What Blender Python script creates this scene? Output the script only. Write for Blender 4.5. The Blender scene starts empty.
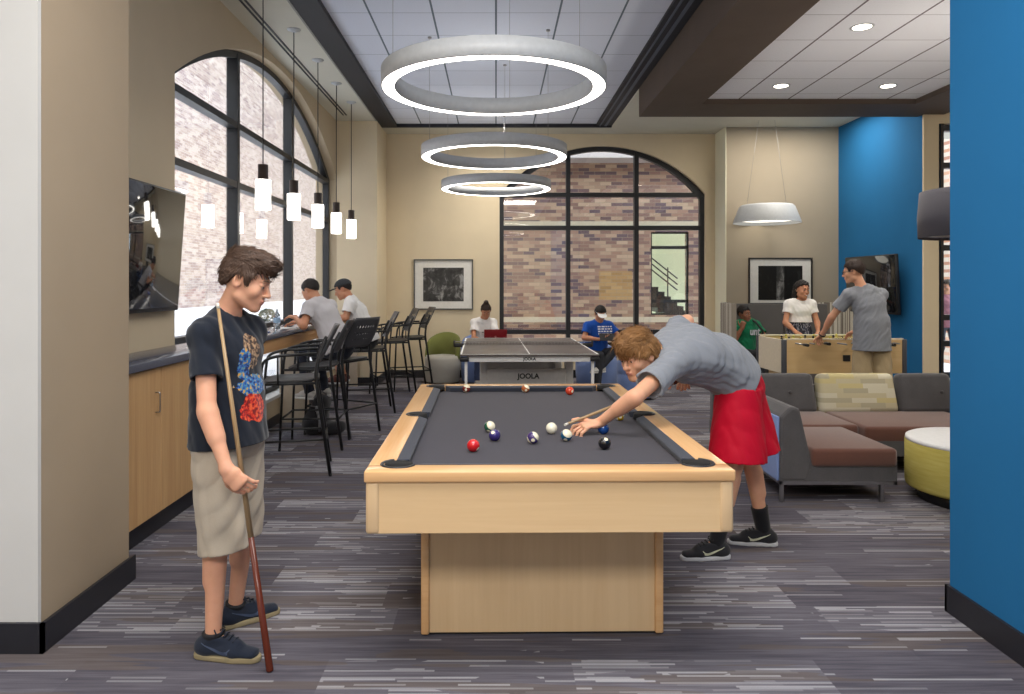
import bpy, bmesh, math, random
import numpy as np
from mathutils import Vector, Matrix
import openvdb
random.seed(7)
F, H, CX, CY = 725.0, 1.52, 496.0, 285.0
PI = math.pi
COL = bpy.context.scene.collection
V = Vector

def P(px, py, Y):
    return V(((px-CX)/F*Y, Y, H-(py-CY)/F*Y))

def srgb(r, g, b):
    f = lambda c: c/12.92 if c <= .04045 else ((c+.055)/1.055)**2.4
    return (f(r/255), f(g/255), f(b/255), 1)

# ------------------------------------------------------------------ materials
class N:
    """small node graph helper"""
    def __init__(s, name):
        s.m = bpy.data.materials.new(name); s.m.use_nodes = True
        s.t = s.m.node_tree; s.n = s.t.nodes; s.n.clear()
        s.out = s.n.new('ShaderNodeOutputMaterial')
    def new(s, typ, **kw):
        x = s.n.new('ShaderNode'+typ)
        for k, v in kw.items(): setattr(x, k, v)
        return x
    def link(s, a, b): s.t.links.new(a, b)
    def put(s, inp, v):
        if isinstance(v, bpy.types.NodeSocket): s.link(v, inp)
        else: inp.default_value = v
    def math(s, op, a, b=0.0, c=0.0):
        x = s.new('Math', operation=op)
        s.put(x.inputs[0], a); s.put(x.inputs[1], b); s.put(x.inputs[2], c)
        return x.outputs[0]
    def mix(s, fac, a, b, blend='MIX'):
        x = s.new('Mix', data_type='RGBA', blend_type=blend)
        s.put(x.inputs[0], fac); s.put(x.inputs[6], a); s.put(x.inputs[7], b)
        return x.outputs[2]
    def coord(s, kind='Object'):
        return s.new('TexCoord').outputs[kind]
    def sep(s, v):
        x = s.new('SeparateXYZ'); s.link(v, x.inputs[0]); return x.outputs
    def comb(s, a, b, c=0.0):
        x = s.new('CombineXYZ'); s.put(x.inputs[0], a); s.put(x.inputs[1], b); s.put(x.inputs[2], c)
        return x.outputs[0]
    def scale(s, v, sc):
        x = s.new('Mapping'); s.link(v, x.inputs[0]); x.inputs['Scale'].default_value = sc
        return x.outputs[0]
    def noise(s, v, scale=5.0, detail=2.0, rough=.5, dist=0.0):
        x = s.new('TexNoise'); s.link(v, x.inputs['Vector'])
        x.inputs['Scale'].default_value = scale; x.inputs['Detail'].default_value = detail
        x.inputs['Roughness'].default_value = rough; x.inputs['Distortion'].default_value = dist
        return x.outputs[0]
    def white(s, v):
        x = s.new('TexWhiteNoise', noise_dimensions='3D'); s.link(v, x.inputs['Vector'])
        return x.outputs[0], x.outputs[1]
    def ramp(s, fac, stops, interp='LINEAR'):
        x = s.new('ValToRGB'); s.put(x.inputs[0], fac); r = x.color_ramp; r.interpolation = interp
        while len(r.elements) < len(stops): r.elements.new(.5)
        for e, (p, c) in zip(r.elements, stops): e.position = p; e.color = c
        return x.outputs[0]
    def bsdf(s, col, rough=.6, metal=0.0, spec=.5, bump=None, bstr=.3, bdist=.01, **kw):
        b = s.new('BsdfPrincipled')
        s.put(b.inputs['Base Color'], col); s.put(b.inputs['Roughness'], rough)
        b.inputs['Metallic'].default_value = metal; b.inputs['Specular IOR Level'].default_value = spec
        for k, v in kw.items(): s.put(b.inputs[k.replace('_', ' ')], v)
        if bump is not None:
            bp = s.new('Bump'); bp.inputs['Strength'].default_value = bstr; bp.inputs['Distance'].default_value = bdist
            s.link(bump, bp.inputs['Height']); s.link(bp.outputs[0], b.inputs['Normal'])
        s.link(b.outputs[0], s.out.inputs[0]); return b

_mc = {}
def flat(name, rgb, rough=.6, metal=0.0, spec=.5, var=.04, nscale=30.0, bstr=.0):
    """plain procedural paint / plastic / metal with a little mottling"""
    if name in _mc: return _mc[name]
    n = N(name); c = srgb(*rgb); co = n.coord()
    nz = n.noise(co, nscale, 3)
    lo = tuple(x*(1-var) for x in c[:3])+(1,); hi = tuple(min(1, x*(1+var)) for x in c[:3])+(1,)
    col = n.ramp(nz, [(.3, lo), (.7, hi)])
    n.bsdf(col, rough, metal, spec, bump=nz if bstr else None, bstr=bstr, bdist=.004)
    _mc[name] = n.m; return n.m

def fabric(name, rgb, rgb2=None, scale=400.0, rough=.9, mott=.12, bstr=.25, sheen=.15):
    if name in _mc: return _mc[name]
    n = N(name); co = n.coord(); c = srgb(*rgb); c2 = srgb(*(rgb2 or [x*.8 for x in rgb]))
    nz = n.noise(co, scale, 2); big = n.noise(co, 9.0, 3)
    col = n.mix(n.math('MULTIPLY', n.math('ADD', n.math('MULTIPLY', nz, .7), n.math('MULTIPLY', big, .3)), 1.0), c2, c)
    n.bsdf(col, rough, 0, .25, bump=nz, bstr=bstr, bdist=.002, Sheen_Weight=sheen)
    _mc[name] = n.m; return n.m

def wood(name, rgb, rgb2, axis=0, rough=.4, gscale=1.0, contrast=1.0):
    if name in _mc: return _mc[name]
    n = N(name); co = n.coord()
    sc = [22.0*gscale]*3; sc[axis] = 1.3*gscale
    v = n.scale(co, tuple(sc))
    a = n.noise(v, 1.0, 4, .6, .6); sc2 = [140.0*gscale]*3; sc2[axis] = 4.0*gscale
    b = n.noise(n.scale(co, tuple(sc2)), 1.0, 2)
    f = n.math('ADD', n.math('MULTIPLY', a, .75), n.math('MULTIPLY', b, .25))
    w = .5/contrast
    col = n.ramp(f, [(max(0, .5-w*.5), srgb(*rgb2)), (min(1, .5+w*.5), srgb(*rgb))])
    n.bsdf(col, rough, 0, .4, bump=b, bstr=.05, bdist=.002)
    _mc[name] = n.m; return n.m

def emit(name, rgb, strength):
    if name in _mc: return _mc[name]
    n = N(name); e = n.new('Emission'); e.inputs[0].default_value = srgb(*rgb); e.inputs[1].default_value = strength
    n.link(e.outputs[0], n.out.inputs[0]); _mc[name] = n.m; return n.m

def brick(name, ax, cols, mortar, bw=.21, bh=.073, mj=.008, rough=.9, patch=None):
    """running-bond brick wall, random brick colours; ax = horizontal axis index"""
    n = N(name); co = n.sep(n.coord()); u = co[ax]; z = co[2]
    rowf = n.math('DIVIDE', z, bh); row = n.math('FLOOR', rowf)
    sh = n.math('MULTIPLY', n.math('FLOORED_MODULO', row, 2.0), .5)
    uf = n.math('ADD', n.math('DIVIDE', u, bw), sh); cell = n.math('FLOOR', uf)
    w, wc = n.white(n.comb(cell, row, 3.7))
    col = n.ramp(w, [(i/len(cols), srgb(*c)) for i, c in enumerate(cols)], 'CONSTANT')
    if patch:
        x0, x1, z0, z1, pc = patch
        m = n.math('MULTIPLY', n.math('MULTIPLY', n.math('GREATER_THAN', u, x0), n.math('LESS_THAN', u, x1)),
                   n.math('MULTIPLY', n.math('GREATER_THAN', z, z0), n.math('LESS_THAN', z, z1)))
        col = n.mix(n.math('MULTIPLY', m, .6), col, srgb(*pc))
    nz = n.noise(n.coord(), 25.0, 3)
    col = n.mix(n.math('MULTIPLY', nz, .3), col, n.mix(.5, col, (0.05, .04, .04, 1)))
    fu = n.math('FRACT', uf); fz = n.math('FRACT', rowf)
    ju = n.math('LESS_THAN', fu, mj/bw); jz = n.math('LESS_THAN', fz, mj/bh)
    m = n.math('MAXIMUM', ju, jz)
    n.bsdf(n.mix(m, col, srgb(*mortar)), rough, 0, .2)
    return n.m

def tiles(name, rgb, line, ox, sx, oy, sy, w=.006):
    """mineral fibre ceiling tiles with their grid, laid out in metres"""
    n = N(name); co = n.sep(n.coord())
    fx = n.math('FRACT', n.math('DIVIDE', n.math('SUBTRACT', co[0], ox), sx))
    fy = n.math('FRACT', n.math('DIVIDE', n.math('SUBTRACT', co[1], oy), sy))
    def edge(f, s, ww):
        return n.math('GREATER_THAN', n.math('ABSOLUTE', n.math('SUBTRACT', f, .5)), .5-ww/s)
    ex = edge(fx, sx, w*1.6); ey = edge(fy, sy, w*.55)
    w_, wc = n.white(n.comb(n.math('FLOOR', n.math('DIVIDE', n.math('SUBTRACT', co[0], ox), sx)),
                     n.math('FLOOR', n.math('DIVIDE', n.math('SUBTRACT', co[1], oy), sy)), 1.0))
    c = srgb(*rgb); base = n.mix(w_, tuple(x*.96 for x in c[:3])+(1,), c)
    sp = n.noise(n.coord(), 220.0, 2)
    base = n.mix(n.math('GREATER_THAN', sp, .66), base, tuple(x*.8 for x in c[:3])+(1,))
    n.bsdf(n.mix(n.math('MAXIMUM', ex, ey), base, srgb(*line)), .9, 0, .1)
    return n.m

# ------------------------------------------------------------------ mesh collector
class MB:
    def __init__(s): s.v = []; s.f = []; s.mi = []; s.sm = []
    def add(s, vs, fs, mi=0, smooth=False):
        o = len(s.v); s.v += [V(v) for v in vs]
        s.f += [tuple(i+o for i in f) for f in fs]; s.mi += [mi]*len(fs); s.sm += [smooth]*len(fs)
        return s
    def box(s, x0, x1, y0, y1, z0, z1, mi=0):
        vs = [(x, y, z) for z in (z0, z1) for y in (y0, y1) for x in (x0, x1)]
        return s.add(vs, [(0, 2, 3, 1), (4, 5, 7, 6), (0, 1, 5, 4), (2, 6, 7, 3), (0, 4, 6, 2), (1, 3, 7, 5)], mi)
    def rbox(s, c, size, r=.01, seg=2, M=None, mi=0, smooth=True, taper=None):
        """rounded box; M = 3x3 rotation; taper=(sx,sy) scale of the top"""
        bm = bmesh.new(); bmesh.ops.create_cube(bm, size=1.0)
        for v in bm.verts:
            v.co = V((v.co.x*size[0], v.co.y*size[1], v.co.z*size[2]))
            if taper and v.co.z > 0: v.co.x *= taper[0]; v.co.y *= taper[1]
        if r > 0: bmesh.ops.bevel(bm, geom=bm.edges[:], offset=r, segments=seg, profile=.5, affect='EDGES')
        c = V(c); bm.verts.index_update()
        vs = [(M @ v.co if M else v.co)+c for v in bm.verts]
        s.add(vs, [tuple(v.index for v in f.verts) for f in bm.faces], mi, smooth); bm.free(); return s
    def tube(s, pts, r, n=8, mi=0, caps=True, r2=None):
        pts = [V(p) for p in pts]; m = len(pts)
        rs = [r]*m if r2 is None else [r+(r2-r)*i/(m-1) for i in range(m)]
        if isinstance(r, (list, tuple)): rs = list(r)
        ring = []; up = None
        for i, p in enumerate(pts):
            d = (pts[min(i+1, m-1)]-pts[max(i-1, 0)])
            if d.length < 1e-9: d = V((0, 0, 1))
            d.normalize()
            if up is None:
                a = V((0, 0, 1)) if abs(d.z) < .9 else V((1, 0, 0)); up = (a-d*a.dot(d)).normalized()
            else: up = (up-d*up.dot(d)).normalized()
            sd = d.cross(up)
            ring += [p+(up*math.cos(2*PI*k/n)+sd*math.sin(2*PI*k/n))*rs[i] for k in range(n)]
        fs = [(i*n+k, i*n+(k+1) % n, (i+1)*n+(k+1) % n, (i+1)*n+k) for i in range(m-1) for k in range(n)]
        s.add(ring, fs, mi, True)
        if caps: 
            s.add(ring[:n], [tuple(range(n))[::-1]], mi); s.add(ring[-n:], [tuple(range(n))], mi)
        return s
    def bend(s, pts, r, rad=.04, n=8, mi=0, seg=5):
        """tube with rounded corners"""
        pts = [V(p) for p in pts]; out = [pts[0]]
        for i in range(1, len(pts)-1):
            a, b, c = pts[i-1], pts[i], pts[i+1]
            k = min(rad, (a-b).length*.49, (c-b).length*.49)
            p0 = b+(a-b).normalized()*k; p1 = b+(c-b).normalized()*k
            out += [p0*(1-t)**2+b*2*t*(1-t)+p1*t*t for t in [j/seg for j in range(seg+1)]]
        return s.tube(out+[pts[-1]], r, n, mi)
    def lathe(s, prof, c=(0, 0, 0), n=32, mi=0, smooth=True, sx=1, sy=1):
        c = V(c); m = len(prof); vs = []
        for r, z in prof:
            vs += [c+V((r*math.cos(2*PI*k/n)*sx, r*math.sin(2*PI*k/n)*sy, z)) for k in range(n)]
        fs = [(i*n+k, i*n+(k+1) % n, (i+1)*n+(k+1) % n, (i+1)*n+k) for i in range(m-1) for k in range(n)]
        return s.add(vs, fs, mi, smooth)
    def prism(s, poly, a0, a1, axis=1, mi=0):
        """poly in the two other axes (in x,y,z order), extruded along axis a0..a1"""
        def mk(p, a):
            q = list(p); q.insert(axis, a); return V(q)
        n = len(poly); vs = [mk(p, a0) for p in poly]+[mk(p, a1) for p in poly]
        return s.add(vs, [tuple(range(n))[::-1], tuple(range(n, 2*n))]+[(i, (i+1) % n, n+(i+1) % n, n+i) for i in range(n)], mi)
    def ball(s, c, r, n=16, mi=0):
        rr = (r, r, r) if not isinstance(r, (tuple, list)) else r; c = V(c); vs = []; m = n//2
        for i in range(m+1):
            t = PI*i/m
            vs += [c+V((rr[0]*math.sin(t)*math.cos(2*PI*k/n), rr[1]*math.sin(t)*math.sin(2*PI*k/n), -rr[2]*math.cos(t))) for k in range(n)]
        fs = [(i*n+k, i*n+(k+1) % n, (i+1)*n+(k+1) % n, (i+1)*n+k) for i in range(m) for k in range(n)]
        return s.add(vs, fs, mi, True)
    def build(s, name, mats, parent=None, bevel=0, M=None, fix=True):
        me = bpy.data.meshes.new(name)
        vs = [M @ v for v in s.v] if M else s.v
        me.from_pydata([tuple(v) for v in vs], [], s.f)
        for m in (mats if isinstance(mats, (list, tuple)) else [mats]): me.materials.append(m)
        me.polygons.foreach_set('material_index', s.mi); me.polygons.foreach_set('use_smooth', s.sm)
        bm = bmesh.new(); bm.from_mesh(me)
        bmesh.ops.remove_doubles(bm, verts=bm.verts, dist=1e-6)
        if fix: bmesh.ops.recalc_face_normals(bm, faces=bm.faces)
        bm.to_mesh(me); bm.free()
        o = bpy.data.objects.new(name, me); COL.objects.link(o)
        if parent: o.parent = parent
        if bevel:
            b = o.modifiers.new('b', 'BEVEL'); b.width = bevel; b.segments = 2; b.limit_method = 'ANGLE'; b.angle_limit = .6
            b.harden_normals = False
        return o

def build_each(mb, name, mats, parent=None, **kw):
    """every connected piece becomes an object of its own"""
    key = {}; par = list(range(len(mb.v)))
    def find(a):
        while par[a] != a: par[a] = par[par[a]]; a = par[a]
        return a
    for i, v in enumerate(mb.v):
        k = (round(v.x, 5), round(v.y, 5), round(v.z, 5))
        if k in key: par[find(i)] = find(key[k])
        else: key[k] = i
    for f in mb.f:
        for j in f[1:]: par[find(j)] = find(f[0])
    isl = {}
    for fi, f in enumerate(mb.f): isl.setdefault(find(f[0]), []).append(fi)
    out = []
    for fs in isl.values():
        m = MB(); mp = {}
        for fi in fs:
            for j in mb.f[fi]:
                if j not in mp: mp[j] = len(m.v); m.v.append(mb.v[j])
            m.f.append(tuple(mp[j] for j in mb.f[fi])); m.mi.append(mb.mi[fi]); m.sm.append(mb.sm[fi])
        out.append(m.build(name, mats, parent, **kw))
    return out

def tag(o, label=None, cat=None, group=None, kind=None):
    if label: o['label'] = label
    if cat: o['category'] = cat
    if group: o['group'] = group
    if kind: o['kind'] = kind
    return o
def thing(name, label, cat, loc=(0, 0, 0), rz=0, group=None):
    o = bpy.data.objects.new(name, None); COL.objects.link(o); o.location = loc; o.rotation_euler = (0, 0, rz)
    o.empty_display_size = .1
    return tag(o, label, cat, group)
def dup(root, loc, rz=None, label=None, group=None):
    def cp(o, par):
        c = o.copy(); COL.objects.link(c)
        if par: c.parent = par
        for ch in o.children: cp(ch, c)
        return c
    r = cp(root, None); r.location = loc
    if rz is not None: r.rotation_euler = (0, 0, rz)
    return tag(r, label, None, group)
def struct(name, mb, mats, parent=None, **kw):
    o = mb.build(name, mats, parent, **kw)
    if not parent: o['kind'] = 'structure'
    return o
def one(name, mb, mats, label, cat, group=None, **kw):
    return tag(mb.build(name, mats, None, **kw), label, cat, group)
def text(name, body, size, M, mat, parent, ext=.001, align='CENTER', sx=1.0):
    """lettering as a mesh part; M places the text plane (x right, y up)"""
    cu = bpy.data.curves.new(name, 'FONT'); cu.body = body; cu.size = size; cu.extrude = ext; cu.align_x = align; cu.align_y = 'CENTER'
    cu.offset = size*.035
    t = bpy.data.objects.new(name+'_c', cu); COL.objects.link(t)
    dg = bpy.context.evaluated_depsgraph_get(); me = bpy.data.meshes.new_from_object(t.evaluated_get(dg))
    bpy.data.objects.remove(t); me.transform(M @ Matrix.Diagonal((sx, 1, 1, 1))); me.materials.clear(); me.materials.append(mat)
    o = bpy.data.objects.new(name, me); COL.objects.link(o); o.parent = parent
    return o
def basis(x, y, z, loc=(0, 0, 0)):
    m = Matrix((x, y, z)).transposed().to_4x4(); m.translation = V(loc); return m
# ------------------------------------------------------------------ room materials
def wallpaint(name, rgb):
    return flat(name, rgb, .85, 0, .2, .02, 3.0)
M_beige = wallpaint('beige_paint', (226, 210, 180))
M_taupe = wallpaint('taupe_paint', (180, 167, 147))
M_pier = wallpaint('pier_paint', (166, 149, 127))
M_white = wallpaint('white_paint', (204, 203, 201))
M_blue = wallpaint('blue_paint', (34, 106, 158))
M_ceil = wallpaint('ceiling_paint', (205, 202, 188))
M_beam = flat('brown_beam', (92, 80, 72), .7, 0, .2, .04, 4.0)
M_dark = flat('dark_trim', (45, 46, 52), .6, 0, .3)
M_base = flat('black_baseboard', (38, 38, 44), .45, 0, .4)
M_frame = flat('black_metal_frame', (40, 42, 46), .45, 0, .5)
M_tile = tiles('ceiling_tiles', (214, 219, 232), (104, 115, 125), 0.0, .588, 6.739, .609)
M_tile2 = tiles('ceiling_tiles_b', (232, 232, 238), (110, 100, 108), 2.874, .583, 7.12, .61)

def carpet_mat():
    n = N('carpet'); co = n.sep(n.coord()); x, y = co[0], co[1]
    def plank(w, h, k):       # staggered carpet planks
        pr = n.math('FLOOR', n.math('DIVIDE', y, h)); off, _ = n.white(n.comb(pr, k, 0.0))
        pc = n.math('FLOOR', n.math('ADD', n.math('DIVIDE', x, w), off)); return n.white(n.comb(pc, pr, k+.5))[0], pc, pr
    pa, pca, pra = plank(.98, .245, 5.0)
    row = n.math('FLOOR', n.math('DIVIDE', y, .0125))
    ro, _ = n.white(n.comb(row, pca, 2.0))
    dash = n.math('FLOOR', n.math('ADD', n.math('MULTIPLY', x, n.math('ADD', n.math('MULTIPLY', ro, 3.5), 1.6)), n.math('MULTIPLY', ro, 17.0)))
    dw, _ = n.white(n.comb(dash, row, n.math('ADD', pra, .5)))
    cl = n.noise(n.scale(n.coord(), (1.0, 2.6, 1.0)), 1.0, 2)
    dens = n.math('ADD', n.math('MULTIPLY', n.math('SUBTRACT', cl, .42), 1.5), n.math('MULTIPLY', n.math('SUBTRACT', pa, .5), .9))
    thr = n.math('SUBTRACT', .97, n.math('MINIMUM', n.math('MAXIMUM', dens, 0.0), .48))
    grain = n.noise(n.coord(), 420.0, 1)
    on = n.math('MULTIPLY', n.math('GREATER_THAN', dw, thr), n.math('ADD', .08, n.math('MULTIPLY', n.white(n.comb(row, dash, 7.0))[0], .62)))
    on = n.math('MULTIPLY', on, n.math('ADD', .15, n.math('MULTIPLY', grain, 1.15)))
    soft = n.noise(n.scale(n.coord(), (2.0, 46.0, 1.0)), 1.0, 3, .65)
    tone = n.math('ADD', n.math('MULTIPLY', soft, .8), n.math('ADD', n.math('MULTIPLY', pa, .25), n.math('MULTIPLY', n.math('SUBTRACT', grain, .5), .35)))
    base = n.ramp(tone, [(.30, srgb(74, 71, 80)), (.55, srgb(98, 95, 104)), (.80, srgb(122, 119, 127))])
    warm = n.noise(n.scale(n.coord(), (.8, 9.0, 1.0)), 1.0, 2)
    base = n.mix(n.math('MULTIPLY', n.math('GREATER_THAN', warm, .56), .35), base, srgb(104, 90, 74))
    col = n.mix(on, base, srgb(196, 196, 200))
    n.bsdf(col, .95, 0, .1, bump=grain, bstr=.4, bdist=.003)
    return n.m
M_carpet = carpet_mat()

def glass(name, refl=.1, tint=(1, 1, 1, 1)):
    n = N(name); t = n.new('BsdfTransparent'); t.inputs[0].default_value = tint
    g = n.new('BsdfGlossy'); g.inputs['Roughness'].default_value = 0.0; g.inputs[0].default_value = (1, 1, 1, 1)
    lw = n.new('LayerWeight'); lw.inputs[0].default_value = .5
    fr = n.math('ADD', n.math('MULTIPLY', n.math('POWER', lw.outputs['Facing'], 4.0), .7), .045)
    m = n.new('MixShader'); n.link(n.math('MULTIPLY', fr, refl), m.inputs[0])
    n.link(t.outputs[0], m.inputs[1]); n.link(g.outputs[0], m.inputs[2]); n.link(m.outputs[0], n.out.inputs[0])
    return n.m
M_glass = glass('window_glass', 1.0)

ZC = H+2.478; ZT = H+2.53; ZB = H+2.14; ZT2 = H+2.20
XL, YF = -2.406, 11.9
# ------------------------------------------------------------------ floor and ceilings
struct('floor', MB().box(-6.5, 8.6, -4, 3.74, -.12, 0).box(XL-.32, 8.6, 3.74, 12.3, -.12, 0), M_carpet)
mb = MB().box(-6.5, -1.80, -4, 3.74, ZC, ZC+.3).box(XL-.32, -1.80, 3.74, 12.3, ZC, ZC+.3).box(-1.80, 1.817, 11.41, 12.3, ZC, ZC+.3).box(1.817, 8.6, 9.23, 12.3, ZC, ZC+.3)
mb.box(5.62, 8.6, -4, 9.23, ZC, ZC+.3)
struct('ceiling', mb, M_ceil)
struct('ceiling_tiles_main', MB().box(-1.80, 1.817, -4, 11.41, ZT, ZT+.1), M_tile)
struct('ceiling_tiles_side', MB().box(2.435, 4.965, -4, 8.57, ZT2, ZT2+.1), M_tile2)
mb = MB().box(-1.80, -1.556, -4, 11.41, ZC+.001, ZT+.02).box(1.573, 1.817, -4, 11.41, ZC+.02, ZT+.02)
mb.box(-1.80, 1.817, 11.37, 11.41, ZC+.001, ZT+.02)
struct('trim_1', mb, M_dark)
struct('trim_2', MB().box(1.70, 1.735, -4, 11.37, ZC+.012, ZC+.02).box(1.62, 1.64, -4, 11.37, ZC+.012, ZC+.02), flat('slot_grey', (92, 98, 112), .6))
mb = MB().box(1.82, 2.435, -4, 9.23, ZB, ZC+.3).box(2.435, 4.965, 8.57, 9.23, ZB, ZC+.3).box(4.965, 5.62, -4, 9.12, ZB, ZC+.3).box(4.965, 5.37, 9.12, 9.23, ZB, ZC+.3)
struct('trim_3', mb, M_beam)
struct('trim_4', MB().box(-2.235, -2.215, 1, 10.57, ZC-.006, ZC).box(-2.19, -2.17, 1, 10.57, ZC-.006, ZC), M_dark)
struct('trim_5', MB().box(-1.82, -1.80, -4, 11.43, ZC-.004, ZC+.01).box(-1.80, 1.817, 11.405, 11.43, ZC-.004, ZC), flat('edge_grey', (150, 148, 140), .7))

# ------------------------------------------------------------------ walls with arched windows
def arch_z(u, uc, hw, spring, crown):
    rise = crown-spring; R = (hw*hw+rise*rise)/(2*rise)
    return crown-R+math.sqrt(max(0, R*R-(u-uc)**2))
def arch_wall(name, axis, u0, u1, t0, t1, zt, uc, hw, spring, crown, sill, mat):
    """wall whose horizontal axis is u (axis 0 = x, 1 = y), thickness t0..t1 on the other axis"""
    mb = MB(); ex = 1-axis
    def pr(poly): mb.prism(poly, t0, t1, ex)
    n = 40; us = [uc-hw+2*hw*i/n for i in range(n+1)]
    pr([(u0, 0), (uc-hw, 0), (uc-hw, zt), (u0, zt)]); pr([(uc+hw, 0), (u1, 0), (u1, zt), (uc+hw, zt)])
    pr([(uc-hw, 0), (uc+hw, 0), (uc+hw, sill), (uc-hw, sill)])
    for a, b in zip(us[:-1], us[1:]):
        pr([(a, arch_z(a, uc, hw, spring, crown)), (b, arch_z(b, uc, hw, spring, crown)), (b, zt), (a, zt)])
    return struct(name, mb, mat, fix=True)
def arch_frame(name, axis, tf, uc, hw, spring, crown, sill, mull, trans, w=.07, d=.1, gl=None):
    ex = 1-axis; t0, t1 = tf-d/2, tf+d/2; mb = MB()
    def pr(poly, a=t0, b=t1): mb.prism(poly, a, b, ex)
    n = 40; us = [uc-hw+2*hw*i/n for i in range(n+1)]
    A = lambda u: arch_z(u, uc, hw, spring, crown)
    ui = lambda u: uc+(u-uc)*(hw-w)/hw
    for a, b in zip(us[:-1], us[1:]):
        pr([(ui(a), A(a)-w), (ui(b), A(b)-w), (b, A(b)), (a, A(a))])
    pr([(uc-hw, sill), (uc-hw+w, sill), (uc-hw+w, spring), (uc-hw, spring)])
    pr([(uc+hw-w, sill), (uc+hw, sill), (uc+hw, spring), (uc+hw-w, spring)])
    pr([(uc-hw, sill), (uc+hw, sill), (uc+hw, sill+w), (uc-hw, sill+w)])
    for m in mull: pr([(m-w/2, sill), (m+w/2, sill), (m+w/2, A(m)-w*.5), (m-w/2, A(m)-w*.5)], t0-.01, t1+.01)
    for z in trans:
        if z > spring:
            R = ((hw*hw+(crown-spring)**2)/(2*(crown-spring))); q = math.sqrt(max(0, R*R-(z-crown+R)**2))
        else: q = hw
        q = min(q, hw)-.02
        pr([(uc-q, z-w/2), (uc+q, z-w/2), (uc+q, z+w/2), (uc-q, z+w/2)], t0-.006, t1+.006)
    fr = struct(name, mb, M_frame)
    g = MB(); poly = [(uc-hw+.01, sill+.01), (uc+hw-.01, sill+.01)]+[(u, A(u)-.01) for u in us[::-1]]
    g.prism(poly, tf-.004, tf+.004, ex)
    g.build('pane', gl or M_glass, fr)
    return fr
LC, LHW, LSP, LCR, LSILL = 8.2, 2.77, H+1.597, H+2.406, .32
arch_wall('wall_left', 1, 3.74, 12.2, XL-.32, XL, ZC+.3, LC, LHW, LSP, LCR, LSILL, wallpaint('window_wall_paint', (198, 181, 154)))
arch_frame('window_1', 1, XL-.16, LC, LHW, LSP, LCR, LSILL, [7.08, 8.95], [H+1.555, H+.975, H-.45], .062, .09)
struct('trim_6', MB().box(XL-.3, XL+.03, LC-LHW, LC+LHW, LSILL-.03, LSILL+.004), flat('sill_white', (215, 215, 212), .5))
arch_wall('wall_back', 0, XL, 3.8, YF, YF+.3, ZC+.3, 1.748, 1.69, H+1.494, H+2.285, .50, M_beige)
arch_frame('window_2', 0, YF+.12, 1.748, 1.69, H+1.494, H+2.285, .50, [P(568, 0, YF+.12)[0], P(636, 0, YF+.12)[0]], [H+1.49, H+.945, H-.775], .07, .1)
struct('wall_back_pilaster', MB().box(XL, -1.797, 10.95, YF, 0, ZC), M_beige)
struct('wall_back_pier', MB().box(3.61, 5.376, 11.38, 12.2, 0, ZC), M_taupe)
struct('wall_back_pier_lit_side', MB().box(3.595, 3.61, 11.36, YF, 0, ZC), wallpaint('pier_lit_cream', (238, 234, 208)))  # window light on the pier side, put into a paler colour
struct('wall_right_blue', MB().box(5.376, 5.6, 9.13, 12.2, 0, ZC), M_blue)
struct('wall_right_column', MB().box(5.37, 5.56, 9.10, 9.13, 0, ZC), M_beige)
struct('wall_right_return', MB().box(5.56, 8.6, 9.10, 9.3, 0, .35).box(5.56, 8.6, 9.10, 9.3, 3.55, ZC).box(7.6, 8.6, 9.10, 9.3, .35, 3.55), M_beige)
fr = MB(); x0, x1 = 5.56, 7.6; 
for z in (.38, .78, 1.11, 1.99, 2.25, 3.03, 3.5): fr.box(x0, x1, 9.14, 9.24, z-.035, z+.035)
for x in (5.60, 6.6, 7.56): fr.box(x-.04, x+.04, 9.13, 9.25, .35, 3.55)
w3 = struct('window_3', fr, M_frame); MB().box(x0, x1, 9.185, 9.193, .36, 3.54).build('pane', M_glass, w3)
struct('wall_right_near', MB().box(2.11, 2.40, -4, 3.37, 0, ZC+.3), M_blue)
struct('wall_right_far', MB().box(8.6, 8.8, -4, 9.3, 0, ZC), M_beige)
struct('wall_left_near', MB().box(-6.5, -1.895, 3.0, 3.02, 0, ZC), M_white)
struct('wall_left_pier', MB().box(-2.74, -1.894, 3.021, 3.74, 0, ZC), M_pier)
struct('wall_rear', MB().box(-6.7, 8.8, -4.2, -4, 0, ZC+.3), M_beige)
struct('wall_left_side', MB().box(-6.7, -6.5, -4, 3.02, 0, ZC), M_white)
bh = .125
struct('baseboard_left', MB().box(-6.5, -1.865, 2.985, 3.0, 0, bh).box(-1.88, -1.865, 2.985, 3.755, 0, bh), M_base)
struct('baseboard_back', MB().box(-1.797, 3.595, YF-.015, YF, 0, bh).box(-2.4, -1.78, 10.935, 10.95, 0, bh).box(-1.797, -1.782, 10.935, YF, 0, bh).box(3.61, 5.37, 11.365, 11.38, 0, bh), M_base)
struct('baseboard_right', MB().box(2.095, 2.11, -4, 3.385, 0, bh).box(2.095, 2.40, 3.37, 3.385, 0, bh).box(5.36, 5.376, 9.1, 11.38, 0, bh), M_base)
struct('baseboard_window', MB().box(XL, XL+.015, 3.76, 10.93, 0, .1), M_base)

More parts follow.
